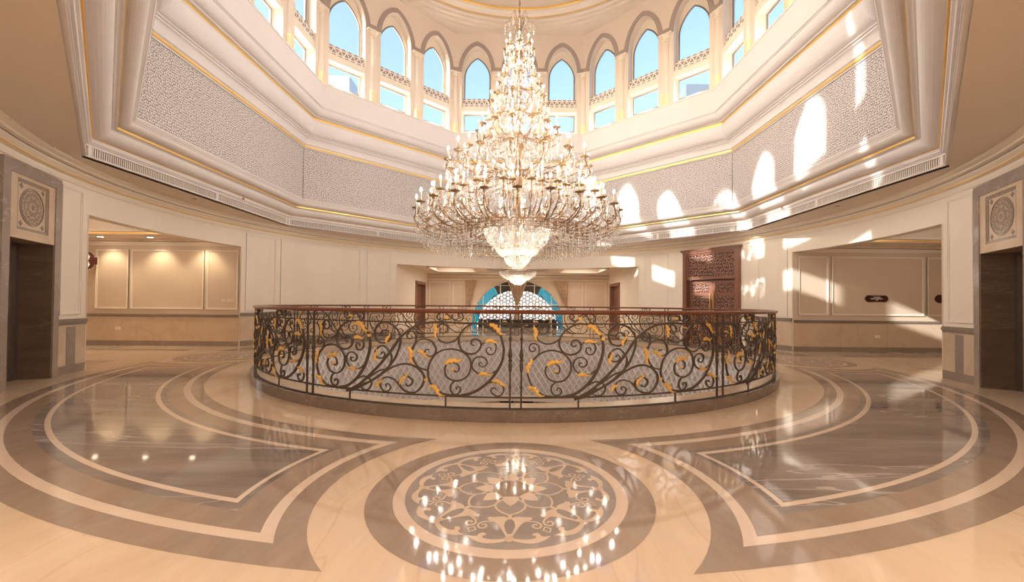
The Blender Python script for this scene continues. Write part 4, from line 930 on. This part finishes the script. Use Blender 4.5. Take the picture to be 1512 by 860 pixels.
# rings of hanging strands on the stem: baskets at each tier
def basket(name, prof, n, bx=.022, bz=.036, gap=.07, tap=True):
    mb = MB()
    for i in range(n):
        a = 2 * pi * i / n
        acc = 0
        for (ra, za), (rb, zb) in zip(prof[:-1], prof[1:]):
            d = sqrt((ra - rb) ** 2 + (za - zb) ** 2); k = max(1, round(d / gap))
            for j in range(k):
                t = (j + .5) / k; r = lerp(ra, rb, t)
                st = max(1, int(round(.045 * n / (2 * pi * max(r, .02)))))
                if i % st: continue
                mb.octa((r * sin(a), r * cos(a), lerp(za, zb, t)), bx, bz)
    o = mb.build(name, M['crystal'], ch, loc=up_); o['kind'] = 'stuff'; return o
basket('crystal_bowl', [(.84, 3.54), (.88, 3.34), (.80, 3.12), (.68, 2.99), (.60, 2.96)], 90, .026, .030, .05)
basket('crystal_bowl', [(.61, 2.97), (.56, 2.86), (.46, 2.76), (.36, 2.71)], 66, .024, .03, .05)
basket('crystal_bowl', [(.36, 2.71), (.31, 2.58), (.20, 2.46), (.04, 2.38)], 40, .02, .03, .05)
for zt, r0, r1, h in ((5.25, .26, .62, .55), (6.05, .22, .50, .45), (6.72, .16, .36, .38), (7.32, .12, .30, .34), (7.95, .08, .22, .32)):
    basket('crystal_basket', [(r0, zt), (lerp(r0, r1, .75), zt - h * .35), (r1, zt - h * .75), (r1 * .7, zt - h)], 36, .018, .03, .06)
    mb = MB(); mb.lathe([(r1 - .015, zt - h * .75 - .015), (r1 + .02, zt - h * .75 - .02), (r1 + .02, zt - h * .75 + .02), (r1 - .015, zt - h * .75 + .015)], 32, closed=True); mb.build('basket_ring', M['brass'], ch, loc=up_)
for r, z in ((.83, 3.58), (.56, 2.98), (.31, 2.71)):
    MB().lathe([(r - .02, z - .012), (r + .02, z - .012), (r + .02, z + .012), (r - .02, z + .012)], 48, closed=True).build('bowl_ring', M['brass'], ch, loc=up_)
mb = MB()
for i in range(18): a = 2 * pi * i / 18; mb.tube([(.82 * sin(a), .82 * cos(a), 3.58), (.86 * sin(a), .86 * cos(a), 3.72)], .022, 5)
mb.build('bowl_finials', M['brass'], ch, loc=up_)
for i in range(6): a = 2 * pi * i / 6; put('bowl_bulb', bulb_me0, ch, (.5 * sin(a), .5 * cos(a), 3.2 - ZC))
for i in range(3): a = 2 * pi * i / 3; put('bowl_bulb', bulb_me0, ch, (.24 * sin(a), .24 * cos(a), 2.8 - ZC))
# conical skirt of droplets below the arms
fri = MB(); rg = MB()
for r, zt, zb, n in ((2.45, 3.24, 2.94, 84), (2.2, 3.22, 2.87, 72), (1.95, 3.22, 2.82, 56), (1.65, 3.24, 2.76, 38), (1.3, 3.3, 2.70, 22)):
    rg.lathe([(r - .008, zt), (r + .008, zt), (r + .008, zt + .014), (r - .008, zt + .014)], 64, closed=True)
    for i in range(n):
        a = 2 * pi * (i + random.random() * .3) / n; z = zt - .03; zz = zb + random.uniform(-.05, .05)
        while z > zz + .09: fri.octa((r * sin(a), r * cos(a), z), .012, .032); z -= .068
        fri.octa((r * sin(a), r * cos(a), z - .02), .020, .062)
rg.build('skirt_ring', M['brass'], ch, loc=up_); fri.build('crystal_skirt', M['crystal'], ch, loc=up_)['kind'] = 'stuff'
lamp('chandelier_bowl_lamp', (0, 0, 3.25), 85, (1, .84, .62), .10); lamp('chandelier_bowl_lamp', (0, 0, 2.83), 25, (1, .84, .62), .08)

# ------------------------------------------------------------------ signs, sockets, ceiling fittings
def pill(w_, h, c=.0, n=10):
    """plaque outline with stepped rounded ends"""
    r = h / 2 * .86; x = w_ / 2 - r * .9
    q = [(x + r * cos(R(t)), r * sin(R(t))) for t in range(-70, 71, 14)]
    return [(-x - .02, -h / 2), (x + .02, -h / 2)] + q + [(x + .02, h / 2), (-x - .02, h / 2)] + [(-a, -b) for a, b in q]
def person_fig(mb, cx, cz_, h, y0, y1, skirt=False):
    s_ = h
    mb.prism_xz([(cx + .11 * s_ * cos(R(t)), cz_ + .38 * s_ + .11 * s_ * sin(R(t))) for t in range(0, 360, 36)], y0, y1)
    if skirt: body = [(-.08, .25), (.08, .25), (.26, -.16), (.10, -.16), (.10, -.5), (-.10, -.5), (-.10, -.16), (-.26, -.16)]
    else: body = [(-.2, .25), (.2, .25), (.2, -.08), (.11, -.08), (.11, -.5), (-.11, -.5), (-.11, -.08), (-.2, -.08)]
    mb.prism_xz([(cx + x * s_, cz_ + z * s_) for x, z in body], y0, y1)
s1 = tag(empty('wall_sign', (11.64, YW, 1.735)), 'long maroon plaque with three lines of white lettering on the right passage wall', 'sign')
MB().prism_xz(pill(.72, .21), -.025, 0).build('plaque', M['sign'], s1)
tx = MB()
random.seed(3)
def scribble(x0, x1, z, h, sw):
    x = x0
    while x < x1:
        w_ = random.uniform(.012, .03) * sw; tx.box(x, min(x + w_, x1), -.029, -.025, z - h * random.uniform(.25, .5), z + h * random.uniform(.2, .5)); x += w_ + .006
scribble(-.12, .12, .048, .030, 1.2); scribble(-.20, .20, -.004, .040, 1.0); scribble(-.035, .04, -.052, .022, .9)
tx.build('lettering', M['signw'], s1)
s2 = tag(empty('wall_sign', (13.86, YW, 1.75)), 'small maroon plaque with a white pictogram, partly hidden by the right pier', 'sign')
MB().prism_xz(pill(.62, .26), -.025, 0).build('plaque', M['sign'], s2)
mb = MB(); mb.prism_xz([(.0 + .035 * cos(R(t)), .04 + .035 * sin(R(t))) for t in range(0, 360, 36)], -.03, -.025); mb.box(-.07, .05, -.03, -.025, -.035, -.015); mb.box(.04, .07, -.03, -.025, -.075, -.02); mb.box(-.02, .05, -.03, -.025, -.085, -.065); mb.build('pictogram', M['signw'], s2)
s3 = tag(empty('hanging_sign', (-13.50, YW - .30, 2.69), R(46)), 'dark maroon toilet sign with white man and woman figures by the left passage', 'sign')
v = pill(.50, .25); MB().prism_xz([(z, x) for x, z in v][::-1], -.02, .02).build('plaque', M['sign'], s3)
mb = MB(); person_fig(mb, 0, .11, .17, -.026, -.02); person_fig(mb, 0, -.11, .17, -.026, -.02, True); mb.build('pictogram', M['signw'], s3)
MB().box(.05, .20, .0, .03, -.11, .11).build('bracket', M['sign'], s3)
def plate(loc, label, nm='wall_socket', w_=.12, h=.085, k=2):
    t = tag(empty(nm, loc), label, 'socket' if nm == 'wall_socket' else 'switch')
    MB().box(-w_ / 2, w_ / 2, -.012, 0, -h / 2, h / 2).build('cover_plate', M['plastic'], t)
    mb = MB()
    for i in range(k): x = -w_ / 2 + w_ * (i + .5) / k; mb.box(x - w_ / k * .3, x + w_ / k * .3, -.018, -.012, -h * .3, h * .3)
    mb.build('insert', M['ventw'], t)
plate((-12.8, YW - .012, .55), 'white double socket on the marble dado of the left passage', w_=.17, h=.10)
plate((11.66, YW - .012, .50), 'white double socket on the marble dado of the right passage', w_=.17, h=.10)
plate((-9.45, YW, 1.47), 'white switch plate on the left passage wall, the one further from the hall', 'light_switch', .11, .10, 1)
plate((-9.24, YW, 1.47), 'white double switch plate on the left passage wall next to the hall corner', 'light_switch', .22, .11, 2)
def ceil_disc(x, y, label, nm, r=.11, m_='ceil', z=CZ):
    t = tag(empty(nm, (x, y, z)), label, nm.split('_')[-1])
    MB().lathe([(r * .72, -.012), (r, -.008), (r, .0), (r * .72, .0)], 24, closed=True).build('rim', M['pale'], t)
    MB().lathe([(.001, -.006), (r * .72, -.006)], 24).build('grille', M[m_], t)
ceil_disc(-7.62, -4.95, 'round flush speaker in the ceiling at the left edge', 'ceiling_speaker', .17, 'taupe')
ceil_disc(7.75, -4.85, 'round flush speaker in the ceiling at the right edge', 'ceiling_speaker', .17, 'taupe')
ceil_disc(-8.33, -.35, 'small round detector in the ceiling before the left passage', 'smoke_detector', .09, 'shade')
ceil_disc(8.32, -.3, 'small round detector in the ceiling before the right passage', 'smoke_detector', .09, 'shade')
ceil_disc(8.02, -3.9, 'dark round fitting in the ceiling near the right lift doorway', 'ceiling_fitting', .07, 'shade')
ceil_disc(-8.0, -3.9, 'dark round fitting in the ceiling near the left lift doorway', 'ceiling_fitting', .07, 'shade')
for x, y, z, k, t in ((-8.0, -3.42, 4.43, 0, 'small sprinkler head on the cornice corner at the left'), (7.98, -3.35, 4.43, 0, 'small sprinkler head on the cornice corner at the right'), (-7.98, .9, 4.41, 0, 'small sprinkler head on the cornice over the left passage'), (7.98, 1.3, 4.41, 0, 'small sprinkler head on the cornice over the right passage')):
    s_ = 1 if x > 0 else -1
    t_ = tag(empty('sprinkler', (x, y, z)), t, 'sprinkler')
    MB().tube([(0, 0, 0), (-.07 * s_, 0, 0)], .018, 8).build('sprinkler_body', M['brass'], t_); MB().box(*sorted((-.09 * s_, -.075 * s_)), -.03, .03, -.03, .03).build('deflector', M['brass'], t_)
